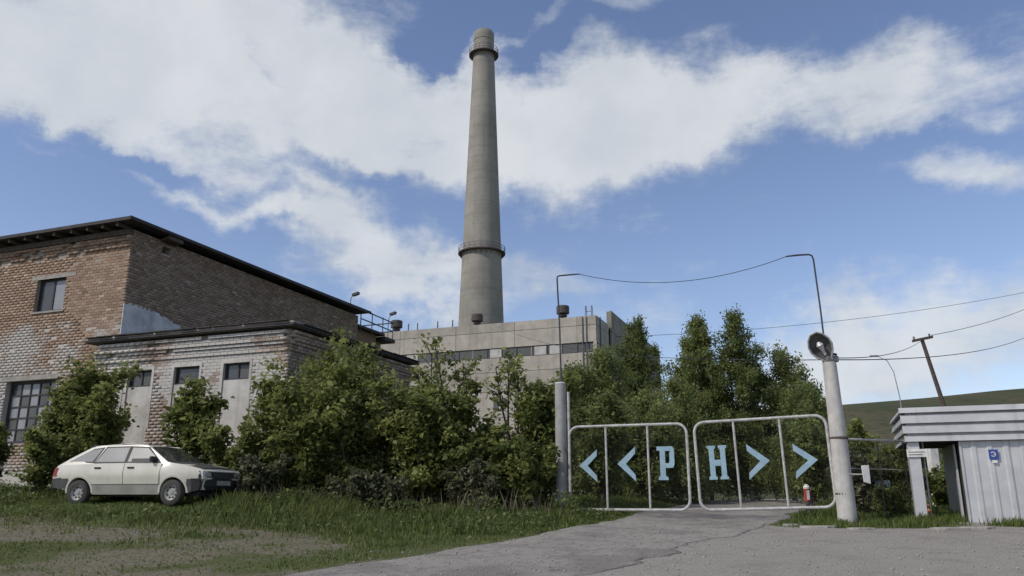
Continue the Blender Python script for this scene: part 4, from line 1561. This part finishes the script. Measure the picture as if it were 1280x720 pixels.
tail = [(.22, .36), (-.01, .40), (-.03, .48), (-.02, .60), (.20, .62)]
car_mesh(tail, 'rear_bumper', M['car_trim'], car, lambda x, y, z: (x+.08*abs(y)**3, y*(cw(.4, z)+.0), z), (), [.48], [-.8, -.5, 0, .5, .8])
for sgn in (-1, 1):
    MB().hexa([(.0, sgn*.50, .66), (.03, sgn*.765, .66), (.15, sgn*.772, .66), (.15, sgn*.50, .66), (.05, sgn*.50, .84), (.07, sgn*.755, .84), (.16, sgn*.762, .84), (.16, sgn*.50, .84)]).build('tail_light', M['tail_red'], car)
    y = sgn*(cw(2.72, .98)+.075)
    m_ = MB().box(2.66, 2.74, y-.085, y+.085, .955, 1.075).build('mirror', M['car_black'], car, bevel=.015)
    MB().box(2.7, 2.78, min(y, sgn*.7), max(y, sgn*.7), .955, .985).build('mirror_arm', M['car_black'], m_)
sp = MB().hexa([(.76, -.53, 1.30), (.94, -.55, 1.325), (.94, .55, 1.325), (.76, .53, 1.30), (.74, -.53, 1.335), (.92, -.55, 1.375), (.92, .55, 1.375), (.74, .53, 1.335)]).build('spoiler', M['car_black'], car)
for sgn in (-1, 1):
    MB().tube([(.95, sgn*.57, 1.325), (1.8, sgn*.585, 1.372), (2.38, sgn*.56, 1.338)], .012, 5).build('rain_gutter', M['car_white'], car)


def wheel(x, sgn, steer=0.0):
    r = bpy.data.objects.new('wheel', None)  # replaced by tyre mesh below
    tp = [(.175, -.085), (.235, -.088), (.272, -.070), (.282, -.03), (.282, .03), (.272, .070), (.235, .088), (.175, .085)]
    bpy.data.objects.remove(r)

    def rot(vs): return [(a, c, b) for a, b, c in vs]
    mb = MB().lathe(tp, 32, close=False)
    mb.v = [(a, c, b) for a, b, c in mb.v]
    # inner side wall so the tyre is closed
    ty = mb.build('wheel', M['tyre'], car, smooth=True)
    ty.location = (x, sgn*.735, .282)
    ty.rotation_euler = (0, 0, steer)
    s = sgn
    mb = MB().lathe([(.178, -.08), (.178, .070), (.165, .078), (.155, .060), (.13, .030), (.115, .026), (.10, .030), (.07, .034), (.045, .030), (.04, .044), (.001, .046)], 32, close=False)
    mb.v = [(a, c*s, b) for a, b, c in mb.v]
    rm = mb.build('rim', M['rim'], ty, smooth=True)
    for k in range(8):
        th = 2*math.pi*(k+.5)/8
        q = MB().lathe([(.026, .0), (.024, .016)], 8)
        q.v = [(a+.122*math.cos(th), s*(c+.022), b+.122*math.sin(th)) for a, b, c in q.v]
        q.build('vent_hole', M['car_black'], rm)
    return ty


for x in (.80, 3.26):
    for sgn in (-1, 1):
        wheel(x, sgn, R(-3) if x > 2 else 0)

# ------------------------------------------------------------------ vegetation
def leaf_arrays(cent, size, r_, up=.35, aspect=.55, droop=0.0):
    n = len(cent)
    nrm = r_.normal(size=(n, 3)); nrm[:, 2] = np.abs(nrm[:, 2])+up
    nrm /= np.linalg.norm(nrm, axis=1)[:, None]
    t = r_.normal(size=(n, 3)); t[:, 2] -= droop
    t -= nrm*(t*nrm).sum(1)[:, None]
    t /= np.linalg.norm(t, axis=1)[:, None]
    b = np.cross(nrm, t)
    L = size*r_.choice([.55, .8, 1.0, 1.35], n, p=[.2, .3, .3, .2])[:, None]*r_.uniform(.8, 1.2, n)[:, None]
    w = L*aspect*.5
    p0 = cent-t*L*.5
    p2 = cent+t*L*.5-nrm*L*.10
    p1 = cent-t*L*.05+b*w+nrm*L*.08
    p3 = cent-t*L*.05-b*w+nrm*L*.08
    v = np.stack([p0, p1, p2, p3], 1).reshape(-1, 3)
    f = np.arange(4*n).reshape(n, 4)
    return v, f


def unit(v):
    return v/np.linalg.norm(v)


def grow(r_, base, direc, length, bend, n=6, wob=.12):
    pts = [np.array(base, float)]
    d = unit(np.array(direc, float))
    for k in range(n):
        d = unit(d+np.array(bend)*(1.0/n)+r_.normal(size=3)*wob)
        pts.append(pts[-1]+d*length/n)
    return np.array(pts)


def along(pts, t):
    x = t*(len(pts)-1); i = int(min(math.floor(x), len(pts)-2)); q = x-i
    return pts[i]*(1-q)+pts[i+1]*q, unit(pts[i+1]-pts[i])


def shrub(loc, h, rx, ry, label, seed, stems=7, leaf=.11, n_leaf=7500, mat='leaf_shrub', name='shrub', group='shrubs along the brick buildings', lean=(0, 0), density_low=.25, cat='shrub', spread=1.0, sig=.20, shoots=6, tmin=.14):
    r_ = np.random.default_rng(seed)
    z0 = float(gh(loc[0], loc[1]))-.05
    root = empty(name, (loc[0], loc[1], z0), 0)
    stem = MB(); cl_pts = []; wts = []
    for s in range(stems):
        th = 2*math.pi*(s+r_.uniform(-.3, .3))/stems
        rad = r_.uniform(.25, 1.0) if s else .1
        tip = np.array([rx*rad*math.cos(th)+lean[0], ry*rad*math.sin(th)+lean[1], h*(1-.38*rad**1.6)*r_.uniform(.82, 1.0)])
        ln = np.linalg.norm(tip)
        d0 = unit(np.array([tip[0]*.55, tip[1]*.55, tip[2]]))
        pts = grow(r_, (r_.normal()*.12, r_.normal()*.12, 0), d0, ln*1.02, (tip[0]/ln*.5*spread, tip[1]/ln*.5*spread, 0), 7, .07)
        stem.tube(pts, list(np.linspace(.045, .012, len(pts))*(h/4)), 5)
        nb = 11
        for k in range(nb):
            t = tmin+(1-tmin)*(k+r_.uniform(0, .8))/nb
            t = min(t, .99)
            p, d = along(pts, t)
            az = r_.uniform(0, 6.28)
            bl = h*.26*(1.1-t*.75)*r_.uniform(.6, 1.2)
            bd = unit(np.array([math.cos(az), math.sin(az), r_.uniform(.1, .8)])+d*.4)
            bp = grow(r_, p, bd, bl, (0, 0, -.15), 4, .12)
            stem.tube(bp, list(np.linspace(.016, .005, len(bp))*(h/4)), 3)
            w = density_low+(1-density_low)*t
            for q in range(1, len(bp)):
                cl_pts.append(bp[q]); wts.append(w*(.6+.2*q))
        cl_pts.append(pts[-1]); wts.append(1.0)
    for s in range(int(shoots)):
        th = r_.uniform(0, 6.28); rad = r_.uniform(.1, .8)
        b0 = np.array([rx*rad*math.cos(th), ry*rad*math.sin(th), h*(.62-.2*rad)])
        sp_ = grow(r_, b0, (math.cos(th)*.25, math.sin(th)*.25, 1), h*r_.uniform(.28, .48), (0, 0, 0), 5, .10)
        stem.tube(sp_, list(np.linspace(.014, .004, len(sp_))*(h/4)), 3)
        for q in range(1, len(sp_)):
            cl_pts.append(sp_[q]); wts.append(.9)
    cl_pts = np.array(cl_pts); wts = np.array(wts)*np.exp(r_.normal(0, .75, len(wts)))
    idx = r_.choice(len(cl_pts), n_leaf, p=wts/wts.sum())
    sg = sig*.80*max(h, 2.2)/4.5
    cent = cl_pts[idx]+r_.normal(size=(n_leaf, 3))*np.array([sg, sg, sg*.75])
    cent[:, 2] = np.maximum(cent[:, 2], .06)
    v, f = leaf_arrays(cent, leaf*1.35, r_, .45, .62, .3)
    ct = r_.normal(.46+r_.normal(0, .10), .26, len(cl_pts))
    tint = np.clip(ct[idx]+r_.normal(0, .12, n_leaf), 0, 1)
    stem.build('stem', M['bark'], root, fix=False)
    big_mesh('foliage', v, f, M[mat], root, {'tint': np.repeat(tint, 4)})
    tag(root, label, cat, group)
    return root


shrub((-12.35, 22.7), 3.9, .85, .7, 'tall dark shrub hiding the lower grid window of the hall', 11, 9, .105, 11000)
shrub((-11.65, 22.2), 3.0, .75, .7, 'dark shrub rising against the hall wall left of the car roof', 12, 7, .10, 7000)
shrub((-13.7, 20.9), 1.9, 1.0, .7, 'low bushy shrub at the left edge beside the rear of the car', 13, 7, .095, 6500)
shrub((-11.8, 20.9), 1.9, .9, .6, 'low dark shrub directly behind the tail of the car', 14, 6, .09, 4500)
shrub((-8.5, 21.6), 3.1, .85, .6, 'yellow green maple sapling standing just behind the car windscreen', 15, 7, .13, 3600)
shrub((-7.25, 20.9), 2.15, .9, .7, 'low shrub between the car bonnet and the annex corner', 16, 6, .095, 5000)
shrub((-5.95, 21.3), 3.9, .72, .7, 'leafy shrub in front of the bare brick corner of the annex', 17, 7, .11, 7500)
shrub((-5.0, 22.6), 4.9, 1.1, 1.0, 'tall shrub climbing over the shaded side of the annex', 18, 8, .11, 10500)
shrub((-4.3, 20.6), 3.6, 1.4, .9, 'broad dark shrub right of the annex corner', 19, 8, .11, 10500)
shrub((-2.9, 21.9), 3.6, 1.3, 1.0, 'tall shrub in the middle of the thicket below the plant windows', 20, 8, .11, 10500)
shrub((-2.1, 20.4), 3.3, 1.2, .8, 'front shrub with dark hollow in the middle of the thicket', 21, 7, .11, 9000)
shrub((-1.75, 21.7), 3.45, 1.0, .9, 'shrub with long shoots standing against the plant facade', 22, 6, .12, 7000)
shrub((1.02, 22.3), 3.9, .62, .8, 'tall narrow shrub just left of the grey gate post', 23, 7, .11, 8500)
shrub((.25, 20.6), 1.9, 1.0, .7, 'low dark shrub at the foot of the grey gate post', 24, 7, .105, 7500)
shrub((-.9, 19.9), 1.5, .9, .5, 'small pale leaved shrub at the right end of the thicket', 25, 6, .09, 3600, 'leaf_dry')
shrub((-5.9, 19.6), 1.3, .8, .5, 'knee high grey green bush in front of the annex corner', 26, 6, .085, 3600, 'leaf_dry')
shrub((-3.4, 19.4), 1.15, 1.2, .5, 'low dry grey bush at the foot of the thicket', 27, 8, .08, 4200, 'leaf_dry')
shrub((-.55, 21.7), 2.35, .9, .7, 'shoulder high shrub in front of the bare stretch of yard wall', 28, 8, .11, 7500)
shrub((-3.7, 21.3), 3.3, 1.1, .8, 'shrub filling the thicket behind the broad dark shrub', 29, 8, .11, 8500)
shrub((-.9, 20.5), 2.2, .9, .6, 'leafy shrub between the thicket and the low bush by the gate post', 30, 8, .10, 6500)
shrub((-5.2, 20.3), 2.3, .9, .6, 'waist high shrub below the annex corner', 31, 8, .10, 6000)
# thin shoots that overlap the plant facade
for k, (x, y, h, lb) in enumerate(((-2.2, 22.6, 4.55, 'thin leafy shoot in front of the plant, left of the chimney'), (-1.35, 22.4, 4.9, 'thin leafy shoot reaching highest in front of the plant facade'),
                                   (.05, 22.4, 4.75, 'thin leafy shoot below the white ribbon window board'))):
    shrub((x, y), h, .35, .3, lb, 40+k, 3, .12, 420, name='sapling', cat='sapling', group='thin shoots above the thicket', density_low=.05, sig=.12, shoots=0, tmin=.68)
# behind the gate and around the hut
shrub((2.7, 25.5), 3.6, 1.3, 1.0, 'dark shrub behind the left gate leaf beside the grey post', 50, 7, .11, 8000, 'leaf_birch', group='shrubs inside the yard')
shrub((4.6, 28.5), 3.2, 1.5, 1.0, 'dark shrub behind the left gate leaf under the birches', 51, 7, .12, 8000, 'leaf_birch', group='shrubs inside the yard')
shrub((9.3, 25.5), 2.9, 1.4, 1.0, 'dark shrub behind the right gate leaf', 52, 8, .11, 9000, 'leaf_birch', group='shrubs inside the yard')
shrub((11.2, 27.0), 2.7, 1.4, 1.0, 'shrub left of the white column beyond the wire fence', 53, 7, .11, 7500, group='shrubs inside the yard')
shrub((9.7, 21.6), 1.9, .75, .5, 'weedy bush growing behind the wire fence', 54, 7, .08, 5000, group='shrubs inside the yard')
shrub((9.05, 19.75), .75, .5, .2, 'knee high weeds at the foot of the wire fence', 58, 7, .07, 2600, group='shrubs inside the yard')
shrub((8.75, 20.6), 1.75, .6, .4, 'climbing bush on the wire fence next to the white post', 55, 6, .075, 4200, 'leaf_dry', group='shrubs inside the yard')
shrub((12.55, 24.0), 1.25, .6, .35, 'bright green bush at the foot of the white column', 56, 6, .09, 4000, group='shrubs inside the yard')
shrub((14.6, 30), 2.4, 1.6, 1.0, 'broad bush far behind the hut passage', 57, 6, .12, 5000, group='shrubs inside the yard')


def birch(loc, h, w, label, seed, n_leaf=24000, leaf=.10, t0=.06, taper=1.0, trunk=.11, group='birch trees behind the gate'):
    r_ = np.random.default_rng(seed)
    n_leaf = int(n_leaf*1.45)
    z0 = float(gh(loc[0], loc[1]))-.05
    root = empty('birch_tree', (loc[0], loc[1], z0), 0)
    tr = MB()
    pts = grow(r_, (0, 0, 0), (r_.normal()*.03, r_.normal()*.03, 1), h, (0, 0, .2), 9, .025)
    pts[:, 2] *= h/pts[-1, 2]
    tr.tube(pts, list(np.linspace(trunk, .012, len(pts))), 8)
    br = MB(); cl = []; wt_ = []
    nb = 62
    for k in range(nb):
        t = t0+(1-t0)*(k+r_.uniform(0, .9))/nb
        t = min(t, .985)
        p, d = along(pts, t)
        az = k*2.4+r_.uniform(-.5, .5)
        shape = (min(1, (t-t0+.14)/.28)**.6)*(1-t)**(.60*taper)*1.45+.05
        ln = w*shape*r_.uniform(.60, 1.2)
        bd = np.array([math.cos(az), math.sin(az), .55+.7*t])
        bp = grow(r_, p, bd, ln, (0, 0, -.55), 6, .08)
        br.tube(bp, list(np.linspace(.028, .006, len(bp))*(.6+.6*(1-t))), 4)
        for q in range(2, len(bp)):
            for m_ in range(2):
                az2 = r_.uniform(0, 6.28)
                tw = grow(r_, bp[q], (math.cos(az2)*.8, math.sin(az2)*.8, .1), ln*.28*r_.uniform(.5, 1.2), (0, 0, -1.3), 3, .1)
                for u_ in tw[1:]:
                    cl.append(u_); wt_.append((.5+.12*q)*ln)
    cl = np.array(cl); wt_ = np.array(wt_)
    idx = r_.choice(len(cl), n_leaf, p=wt_/wt_.sum())
    cent = cl[idx]+r_.normal(size=(n_leaf, 3))*np.array([.11, .11, .16])*(w/1.4)**.5
    cent[:, 2] = np.maximum(cent[:, 2], .1)
    v, f = leaf_arrays(cent, leaf*1.05, r_, .1, .6, .8)
    ct = r_.normal(.48+r_.normal(0, .10), .25, len(cl))
    tint = np.clip(ct[idx]+r_.normal(0, .12, n_leaf), 0, 1)
    tk = tr.build('trunk', M['birch_bark'], root, fix=False)
    br.build('branches', M['bark'], tk, fix=False)
    big_mesh('crown', v, f, M['leaf_birch'], root, {'tint': np.repeat(tint, 4)})
    return tag(root, label, 'tree', group)


birch((6.15, 39.5), 8.9, 1.45, 'birch tree in front of the shaded end of the plant', 61, 30000, .11)
birch((4.2, 34.0), 6.2, 1.6, 'small birch with pale trunk behind the left gate leaf', 62, 16000, .10, .15)
birch((7.85, 34.0), 7.85, 1.45, 'pointed birch tree with the highest top left of the pair behind the gate', 63, 32000, .10)
birch((9.95, 34.2), 7.85, 1.5, 'pointed birch tree right of the tallest birch behind the gate', 64, 32000, .10)
birch((11.8, 34.5), 6.3, 1.6, 'lower birch tree at the right end of the row', 65, 22000, .10)
birch((13.1, 36.0), 5.0, 1.5, 'shortest birch tree left of the white lamp post', 66, 14000, .10)
birch((2.6, 33.0), 5.2, 1.7, 'small bushy birch right behind the grey gate post', 71, 18000, .11, .03)
birch((4.9, 44.0), 5.6, 2.0, 'birch tree between the plant corner and the gate', 72, 26000, .12, .03)
birch((5.3, 29.5), 3.9, 1.5, 'low young birch behind the letter of the left gate leaf', 73, 12000, .10, .03)
birch((8.9, 36.8), 5.4, 1.9, 'dense birch tree filling the gap between the two pointed birches', 67, 20000, .11)
birch((6.3, 31.0), 4.6, 1.3, 'young birch tree behind the middle of the gate', 68, 12000, .09)
birch((10.6, 30.0), 4.2, 1.4, 'young birch tree behind the arrows of the right gate leaf', 69, 12000, .09)


def blades(name, xy, hgt, wid, r_, mat, tint, label, cat, lean=.45):
    n = len(xy)
    z = gh(xy[:, 0], xy[:, 1])-.01
    az = r_.uniform(0, 6.28, n); la = r_.uniform(0, 6.28, n)
    bx_ = np.stack([np.cos(az), np.sin(az), 0*az], 1)*wid[:, None]
    base = np.stack([xy[:, 0], xy[:, 1], z], 1)
    ld = np.stack([np.cos(la), np.sin(la), 0*la], 1)*(hgt*lean*r_.uniform(.2, 1.2, n))[:, None]
    up = np.zeros((n, 3)); up[:, 2] = hgt
    v = np.stack([base-bx_, base+bx_, base+up*.55+ld*.35+bx_*.8, base+up+ld], 1).reshape(-1, 3)
    i = np.arange(n)*4
    f = np.stack([i, i+1, i+2, i+3], 1)
    o = big_mesh(name, v, f, M[mat], None, {'tint': np.repeat(tint, 4)})
    return tag(o, label, cat, None, 'stuff')


r_ = np.random.default_rng(99)
# candidates over the whole verge
N = 420000
cx_ = r_.uniform(-16, 16, N); cy_ = r_.uniform(9.0, 30, N)
on_road = (cx_ > road_left(cy_)-.12+.25*(fbm(cx_*2, cy_*2, 2)-.5)) & (cx_ < road_right(cy_)+.15)
gm = gravel_mask(cx_, cy_); dm = dirt_mask(cx_, cy_)
keep = (~on_road) & (r_.random(N) > gm*1.6+.0) & (r_.random(N) > np.clip(dm*1.2, 0, .72))
clump = fbm(cx_*1.3, cy_*1.3, 3)
keep &= r_.random(N) < .35+1.1*clump*sstep(.3, .6, clump)
keep &= np.abs(cx_) < .68*cy_+1
cx_, cy_, clump = cx_[keep], cy_[keep], clump[keep]
tall = sstep(12.5, 18.5, cy_)*(.5+clump)
edge = sstep(.1, 1.6, road_left(cy_)-cx_)
rightside = cx_ > road_right(cy_)
hgt = (.04+.19*tall*np.where(rightside, .45, edge)+.03*clump)*r_.uniform(.5, 1.4, len(cx_))
undercar = sstep(-6.2, -7.4, cx_)*sstep(16.2, 17.2, cy_)*sstep(20.6, 20.0, cy_)
hgt = hgt*(1-.72*undercar)
mound = np.exp(-((cx_+3.6)/3.2)**2-((cy_-18.3)/1.5)**2)
hgt = hgt*(1-.45*np.clip(dirt_mask(cx_, cy_), 0, 1))
hgt = hgt*(1+.55*mound)*(.75+.5*fbm(cx_*3, cy_*3, 2))
tint = np.clip(r_.normal(.38, .2, len(cx_))+.25*(fbm(cx_*.8+9, cy_*.8, 3)-.5)+.45*dirt_mask(cx_, cy_), 0, 1)
blades('grass', np.stack([cx_, cy_], 1), hgt, r_.uniform(.008, .019, len(cx_)), r_, 'grass', tint, 'green grass covering the verge around the car and gate', 'grass')

# broad-leaved weeds along the thicket
n = 26000
wx = r_.uniform(-14, 2.2, n); wy = 18.9+r_.normal(0, .55, n)+.7*(fbm(wx*.9, wx*0+4, 3)-.5)-.22*np.clip(wx+2, 0, 4)*-1
cl2 = fbm(wx*1.6+4, wy*1.6, 3)
kp = (r_.random(n) < sstep(.38, .62, cl2)) & (wx < road_left(wy)-.4) & ~((wx > -10.9) & (wx < -5.4) & (wy < 20.2))
wx, wy, cl2 = wx[kp], wy[kp], cl2[kp]
wz = gh(wx, wy)+r_.random(len(wx))**1.5*(.15+.65*cl2)
v, f = leaf_arrays(np.stack([wx, wy, wz], 1), .10, r_, .5, .42, 0)
o = big_mesh('weeds', v, f, M['weed'], None, {'tint': np.repeat(np.clip(r_.normal(.5, .25, len(wx)), 0, 1), 4)})
tag(o, 'broad leaved weeds along the foot of the thicket', 'weeds', None, 'stuff')
n = 40000
wx = r_.uniform(-12, 3, n); wy = r_.uniform(14.5, 20.2, n)
cl2 = fbm(wx*2.1+11, wy*2.1, 3)
kp = (r_.random(n) < sstep(.46, .66, cl2)*sstep(14.5, 17, wy)) & (wx < road_left(wy)-.25) & ~((wx > -11.2) & (wx < -6.6) & (wy > 16.6))
wx, wy, cl2 = wx[kp], wy[kp], cl2[kp]
wz = gh(wx, wy)+.02+r_.random(len(wx))*(.05+.28*cl2)
v, f = leaf_arrays(np.stack([wx, wy, wz], 1), .085, r_, .8, .5, 0)
o = big_mesh('verge_weeds', v, f, M['weed'], None, {'tint': np.repeat(np.clip(r_.normal(.5, .25, len(wx)), 0, 1), 4)})
tag(o, 'clumps of low broad leaved weeds in the verge grass', 'weeds', None, 'stuff')
# dry stalks
n = 420
sx_ = r_.uniform(-7, 1.2, n); sy_ = 19.3+r_.normal(0, .5, n)
kk = sx_ < road_left(sy_)-.8
sx_, sy_ = sx_[kk], sy_[kk]
blades('dry_stalks', np.stack([sx_, sy_], 1), r_.uniform(.25, .8, len(sx_)), r_.uniform(.004, .009, len(sx_)), r_, 'dry_stem', np.clip(r_.normal(.45, .25, len(sx_)), 0, 1), 'dry brown stalks standing in the weeds', 'stalks', .35)

# loose stones on the drive and gravel
n = 11000
px_ = r_.uniform(-7, 13, n); py_ = r_.uniform(9.2, 19.5, n)
gm = gravel_mask(px_, py_)
kk = (r_.random(n) < .25+.75*gm) & (px_ > road_left(py_)-1.0) & (np.abs(px_) < .68*py_+1)
px_, py_ = px_[kk], py_[kk]
sz = .006+.020*r_.random(len(px_))**5
n = len(px_)
onr = (px_ > road_left(py_)) & (px_ < road_right(py_))
pz = gh(px_, py_)+np.where(onr, .010, 0)+sz*.3
oct_ = np.array([(1, 0, 0), (0, 1, 0), (-1, 0, 0), (0, -1, 0), (0, 0, .7), (0, 0, -.7)])
jit = oct_[None]*(sz[:, None, None]*r_.uniform(.6, 1.4, (n, 6, 1)))
vv = np.stack([px_, py_, pz], 1)[:, None, :]+jit
ft = np.array([(0, 1, 4), (1, 2, 4), (2, 3, 4), (3, 0, 4), (1, 0, 5), (2, 1, 5), (3, 2, 5), (0, 3, 5)])
ff_ = (np.arange(n)*6)[:, None, None]+ft[None]
o = big_mesh('pebbles', vv.reshape(-1, 3), ff_.reshape(-1, 3), M['stone'], None, tris=True)
tag(o, 'loose pebbles scattered over the drive', 'pebbles', None, 'stuff')

# a few flat stones along the edge of the grass patch
for k, (x, y, s) in enumerate(((6.4, 17.35, .30), (7.1, 16.95, .22), (8.9, 16.95, .34), (9.6, 17.15, .26), (6.0, 17.9, .2))):
    poly = [(x+s*math.cos(2*math.pi*j/9)*random.uniform(.7, 1.2)*1.3, y+s*math.sin(2*math.pi*j/9)*random.uniform(.7, 1.2)*.7) for j in range(9)]
    zz = float(gh(x, y))
    o = MB().prism(poly, lambda a, b, d: Vector((a, b, zz+d)), -.03, .035).build('flat_stone', M['stone'], None, bevel=.01)
    tag(o, ['flat stone at the left tip of the grass by the white post', 'small flat stone in front of the white post', 'largest flat stone right of the white post', 'flat stone in front of the hut passage', 'small stone beside the drive edge'][k], 'stone', 'stones edging the grass patch')
